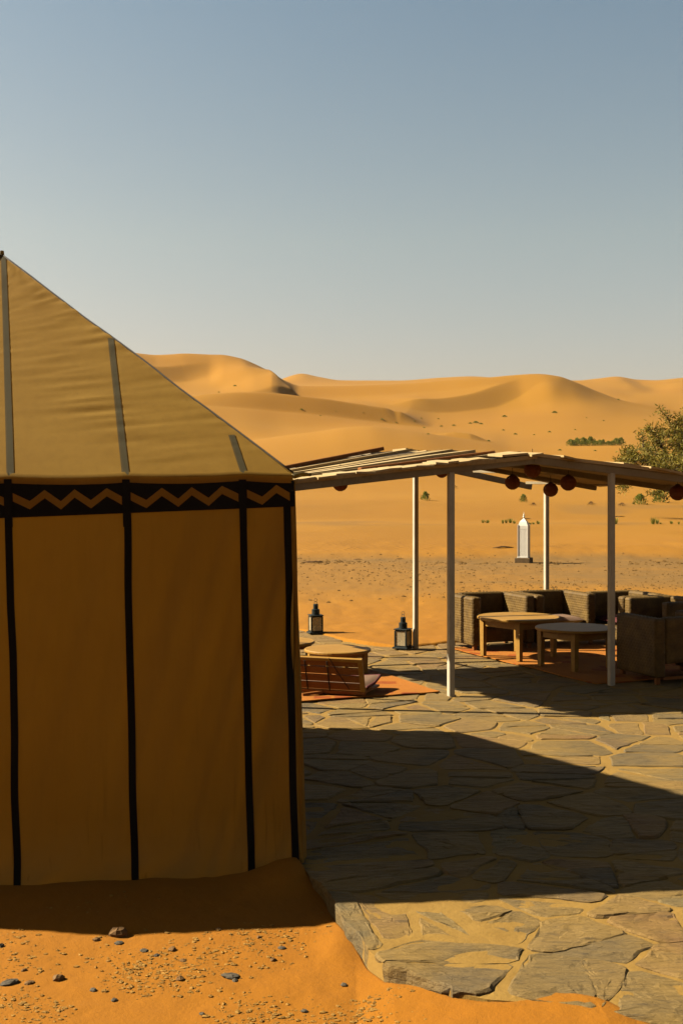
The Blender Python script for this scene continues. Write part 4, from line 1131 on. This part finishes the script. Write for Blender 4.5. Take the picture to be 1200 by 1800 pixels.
def bush_mesh(seed, n, w, h, kind):
    r_ = random.Random(seed); b = MB()
    if kind == 'bush':
        for _ in range(n):
            a = r_.uniform(0, 6.28); e = r_.random() ** .6; z = h * r_.random() ** .8; rr = w / 2 * e * math.sqrt(max(.05, 1 - (z / h) ** 2)) * r_.uniform(.7, 1.15)
            p = Vector((rr * math.cos(a), rr * math.sin(a), z)); d = (Vector((p.x, p.y, z * .9 + .25 * h))).normalized(); s = d.cross(Vector((r_.gauss(0, 1), r_.gauss(0, 1), .2))).normalized(); l = h * r_.uniform(.14, .32)
            b.add([p, p + d * l * .6 - s * l * .17, p + d * l, p + d * l * .6 + s * l * .17], [(0, 1, 2, 3)])
    else:
        for _ in range(n):
            a = r_.uniform(0, 6.28); rr = w / 2 * r_.random() ** .7 * .5; p = Vector((rr * math.cos(a), rr * math.sin(a), 0)); l = h * r_.uniform(.5, 1.1)
            d = Vector((math.cos(a) * r_.uniform(.1, .7), math.sin(a) * r_.uniform(.1, .7), 1)).normalized(); s = Vector((-math.sin(a), math.cos(a), 0)); q = p + d * l * .55; e = q + (d + Vector((0, 0, -.35))) * l * .45; w_ = l * .035
            b.add([p - s * w_, p + s * w_, q + s * w_, q - s * w_, e], [(0, 1, 2, 3), (3, 2, 4)])
    return b
bush_me = [bush_mesh(s, 420, 1.0, .8, 'bush').mesh('bush_foliage', M['scrub']) for s in (1, 2, 3)]
dry_me = [bush_mesh(s, 150, 1.0, .8, 'bush').mesh('dry_bush_foliage', M['deadwood']) for s in (5,)]
tuft_me = [bush_mesh(s, 46, 1.0, 1.0, 'tuft').mesh('grass_tuft_blades', M['dry']) for s in (7, 8, 9)]
tuftg_me = [bush_mesh(s, 55, 1.0, 1.0, 'tuft').mesh('green_tuft_blades', M['scrub']) for s in (11, 12)]
def find_ground(px, py, dmin, dmax):
    """first point along the view ray through a place that meets the terrain"""
    ds = np.linspace(dmin, dmax, 900); x = (px - 600) / 2000 * ds; z = H + (874 - py) * ds / 2000; g = terrain(x, ds)
    k = np.argmax(g >= z) if np.any(g >= z) else int(np.argmin(np.abs(g - z)))
    return Vector((x[k], ds[k], float(g[k])))
vr = random.Random(33)
def plant(name, me, px, py, wpx, hs, dmin, dmax, label, cat, group):
    p = find_ground(px, py, dmin, dmax); s = wpx * p.y / 2000
    o = link(name, me, None, (p.x, p.y, p.z - .02 * s)); o.scale = (s, s, s * hs); o.rotation_euler = (0, 0, vr.uniform(0, 6.28)); tag(o, label, cat, group); return o
# shrubs one can tell apart on the plain
for px, py, w, hs, lab in ((747, 880, 15, 1.15, 'small dark green shrub seen between the two left-hand posts of the pergola'), (919, 883, 13, 1.2, 'thin upright green shrub on the plain above the white lantern'),
                           (1124, 887, 24, .85, 'wide green shrub right of the nearest right-hand post'), (1160, 884, 26, .95, 'dark green bush below the pergola eave, beside the lone lantern')):
    plant('desert_shrub', bush_me[vr.randrange(3)], px, py, w, hs, 50, 150, lab, 'shrub', 'green shrubs on the sandy plain')
for px, py, w, lab in ((937, 889, 13, 'brown dead scrub clump left of the rear post'), (1038, 888, 16, 'brown dead scrub clump left of the nearest right-hand post'), (1092, 890, 16, 'brown dead scrub clump just right of the nearest right-hand post'), (797, 858, 13, 'thin dead scrub just right of the nearest post')):
    plant('dead_scrub', dry_me[0], px, py, w, .45, 50, 150, lab, 'scrub', 'brown dead scrub on the plain')
# the bushy row on the dune shoulder
for i in range(13):
    px = 1000 + i * 7.6 + vr.uniform(-2, 2)
    plant('dune_bush', bush_me[i % 3], px, 784 - .1 * i, vr.uniform(11, 18), vr.uniform(.7, 1.1), 150, 230, ['leftmost green bush of the row on the dune shoulder', 'green bush within the row on the dune shoulder', 'rightmost green bush of the row, touching the tamarisk crown'][0 if i == 0 else (2 if i == 12 else 1)], 'bush', 'row of green bushes on the dune shoulder')
# grass tufts along the low rise
for i, px in enumerate((848, 856, 883, 889, 896, 903, 931, 937, 945, 1081, 1147, 1154, 1160, 1179, 1192)):
    plant('grass_tuft', (tuftg_me if i % 3 else tuft_me)[i % 2], px, 921 + vr.uniform(-2, 1), vr.uniform(4, 12), vr.uniform(.7, 1.6), 48, 75, 'green grass tuft on the low rise ' + ('left of the white lantern' if px < 908 else 'just behind the white lantern' if px < 930 else 'between the white lantern and the rear post' if px < 955 else 'between the two right-hand posts' if px < 1070 else 'right of the nearest right-hand post'), 'grass tuft', 'grass tufts along the low sandy rise')
# tiny scrub on the dunes
dn = [(320, 695, 7), (413, 679, 9), (385, 690, 6), (530, 722, 9), (563, 731, 5), (671, 739, 9), (696, 744, 6), (638, 728, 4), (728, 741, 6), (740, 736, 6), (745, 752, 7), (770, 737, 6), (775, 750, 8), (797, 749, 10), (826, 745, 9), (836, 744, 14), (845, 746, 10), (886, 733, 13), (752, 764, 8), (884, 757, 8), (905, 764, 10), (938, 765, 6), (965, 760, 9), (974, 726, 13), (1010, 756, 6), (1060, 740, 6), (858, 776, 9), (1086, 703, 8), (983, 792, 10), (1045, 793, 8), (590, 724, 4), (1030, 735, 5)]
for i, (px, py, w) in enumerate(dn):
    plant('dune_scrub', bush_me[i % 3], px, py, w * .72, .40, 120, 560, 'tiny scrub tuft on ' + ('the tall left dune above the tent' if px < 480 else 'the dune slope below the dark hollow' if px < 660 else 'the middle dune slope above the roof' if px < 760 else 'the flat between the dunes above the roof' if px < 900 else 'the right-hand dune slope'), 'scrub', 'scrub tufts dotted over the dunes')
# dark driftwood sticks on the plain
for px, py, L, lab in ((925, 913, 16, 'dark fallen branch on the sand just right of the white lantern tip'), (1087, 909, 15, 'dark fallen branch on the sand right of the nearest right-hand post'), (630, 985, 14, 'dark clod on the sand bank left of the rear left post'), (548, 990, 26, 'long dark mound of dug sand beside the tent corner'), (702, 984, 10, 'small dark clod beside the rear left post'), (882, 964, 30, 'grey brushwood strip on the sand bank beside the white lantern')):
    p = find_ground(px, py, 30, 100); s = L * p.y / 2000; b = MB()
    for k in range(5):
        o = Vector((vr.uniform(-.3, .3) * s, vr.uniform(-.15, .15) * s, .02)); b.tube([o + Vector((-.5 * s, 0, 0)), o + Vector((0, .05 * s, .06 * s)), o + Vector((.5 * s, .03 * s, .01))], [.02 * s, .05 * s, .015 * s], 5)
    tag(b.build('driftwood', M['deadwood'], None, True, p), lab, 'driftwood', 'dark debris on the sand')

# ------------------------------------------------------------------ stones on the sand in front
def rock_mesh(b, c, sx, sy, sz, r_, seg=7, rows=4, rough=.22):
    vs = []; c = Vector(c)
    for i in range(rows + 1):
        a = -math.pi / 2 + math.pi * i / rows
        for k in range(seg):
            an = 2 * math.pi * k / seg; q = 1 + r_.uniform(-rough, rough)
            vs.append(c + Vector((math.cos(a) * math.cos(an) * sx * q, math.cos(a) * math.sin(an) * sy * q, math.sin(a) * sz * q)))
    fs = [(i * seg + k, i * seg + (k + 1) % seg, (i + 1) * seg + (k + 1) % seg, (i + 1) * seg + k) for i in range(rows) for k in range(seg)]
    b.add(vs, fs); return b
rr_ = random.Random(8)
def near_pt(px, py):
    p = ground_px(px, py, -.085)
    for _ in range(3): p = ground_px(px, py, tz(p.x, p.y))
    return p
ROCKS = [(208, 1644, 19, .55, 'rock', 'largest tan rock, at the edge of the tent shadow'), (18, 1728, 21, .22, 'slate', 'big flat slate shard at the left picture edge'), (52, 1728, 12, .22, 'rock', 'flat tan shard right beside the big slate shard'),
         (103, 1722, 12, .55, 'rock', 'knobbly tan clod right of the flat shards'), (254, 1672, 9, .3, 'slate', 'grey slate chip below and right of the largest tan rock'), (209, 1658, 10, .25, 'slate', 'thin slate chip just below the largest tan rock'),
         (164, 1741, 9, .35, 'slate', 'dark slate chip below the knobbly clod'), (201, 1759, 8, .35, 'slate', 'dark slate chip nearest the lower left'), (405, 1716, 18, .2, 'slate', 'long flat slate shard in the middle of the gravelly sand'),
         (495, 1667, 8, .35, 'slate', 'slate chip under the right half of the tent wall'), (604, 1732, 8, .35, 'slate', 'lone slate chip below the corner of the pavement'), (316, 1722, 8, .55, 'rock', 'small tan rock left of the long flat shard'),
         (303, 1670, 9, .45, 'rock', 'small tan rock right of the grey slate chip'), (480, 1688, 7, .5, 'rock', 'small tan rock right of the sand ridge'), (355, 1783, 7, .4, 'slate', 'slate chip near the bottom edge'), (2, 1664, 8, .5, 'slate', 'dark stone cut by the left picture edge'),
         (43, 1706, 7, .4, 'rock', 'small pale stone above the big slate shard'), (170, 1653, 8, .5, 'rock', 'small tan rock left of and below the largest rock'), (535, 1778, 8, .35, 'slate', 'slate chip beside the gravel streak at the bottom'), (276, 1680, 7, .35, 'slate', 'narrow slate chip beside the small tan rock'),
         (322, 1689, 8, .25, 'rock', 'flat pale stone above the small tan rock'), (413, 1724, 7, .4, 'slate', 'small chip just under the long flat shard'), (455, 1648, 6, .4, 'rock', 'pale pebble at the shadow edge right of centre'), (384, 1634, 7, .4, 'rock', 'pale pebble in line with the shadow edge')]
for px, py, w, hr, mt, lab in ROCKS:
    p = near_pt(px, py); s = w * .88 * p.y / 2000; b = rock_mesh(MB(), (0, 0, 0), s, s * rr_.uniform(.7, 1.0), s * hr * 1.15, rr_, 9, 5, .17)
    o = b.build('rock', M[mt], None, False, (p.x, p.y, p.z + s * hr * .35)); o.rotation_euler = (rr_.uniform(-.15, .15), rr_.uniform(-.1, .1), rr_.uniform(0, 6.3)); tag(o, lab, 'stone', 'stones lying on the sand before the tent')
pb_ = MB(); n = 0
while n < 2300:
    px = rr_.uniform(-40, 760); py = 1560 + 260 * rr_.random() ** .8
    p = ground_px(px, py, -.085)
    dens = .30 + 1.25 * float(fbm(np.array(p.x * 2.5), np.array(p.y * 2.5), 3, 77)) - max(0, (px - 430) / 430) * .62 - (.45 if py < 1630 else 0)
    dens += .8 * math.exp(-((px - 650) / 55) ** 2 - ((py - 1770 + (px - 650) * .35) / 15) ** 2)
    if rr_.random() > dens or pave_sd(np.array(p.x), np.array(p.y)) > -.03: continue
    s = .0028 + .0088 * rr_.random() ** 3.6; rock_mesh(pb_, (p.x, p.y, tz(p.x, p.y) + s * .10), s * rr_.uniform(.8, 1.5), s, s * rr_.uniform(.30, .6), rr_, 5, 3, .3); n += 1
tag(pb_.build('gravel', M['pebble']), 'scattered small pebbles and clods on the orange sand before the tent', 'gravel', None, 'stuff')
# gravel of the desert track
gb = MB()
for _ in range(3600):
    y = 20 + 15 * rr_.random(); x = rr_.uniform(-.06, .33) * y
    if float(fbm(np.array(x * .35), np.array(y * .3), 3, 61)) + rr_.uniform(-.5, .5) < -.1: continue
    s = .010 + .026 * rr_.random() ** 4; gb.v += []; rock_mesh(gb, (x, y, s * .2), s * rr_.uniform(.8, 1.5), s, s * .6, rr_, 5, 2, .2)
for _ in range(800):     # clods along the edge of the track
    x = rr_.uniform(-.06, .33); y = 32.4 + rr_.gauss(0, .55); x *= y
    if float(fbm(np.array(x * .5), np.array(y * .2), 3, 65)) + rr_.uniform(-.35, .35) < -.05: continue
    s = .014 + .05 * rr_.random() ** 3; rock_mesh(gb, (x, y, s * .15), s * rr_.uniform(.8, 1.7), s, s * .6, rr_, 5, 2, .25)
GV = np.array(gb.v); gz = terrain(GV[:, 0], GV[:, 1]); gb.v = [(a, b_, c + float(g)) for (a, b_, c), g in zip(gb.v, gz)]
tag(gb.build('track_gravel', M['track']), 'loose gravel strewn over the desert track beyond the pavement', 'gravel', None, 'stuff')

# ------------------------------------------------------------------ dusty air
hz = bpy.data.materials.new('dusty_air'); hz.use_nodes = True; ht = hz.node_tree
for n in list(ht.nodes): ht.nodes.remove(n)
ho = ht.nodes.new('ShaderNodeOutputMaterial'); hv = ht.nodes.new('ShaderNodeVolumePrincipled')
hv.inputs['Density'].default_value = .00006; hv.inputs['Color'].default_value = (.92, .80, .58, 1); hv.inputs['Anisotropy'].default_value = .2
ht.links.new(hv.outputs[0], ho.inputs['Volume'])
tag(MB().box((0, 0, 44.0), (15200, 15200, 92.4)).build('haze', hz), 'thin dusty haze over the dunes', None, None, 'stuff')
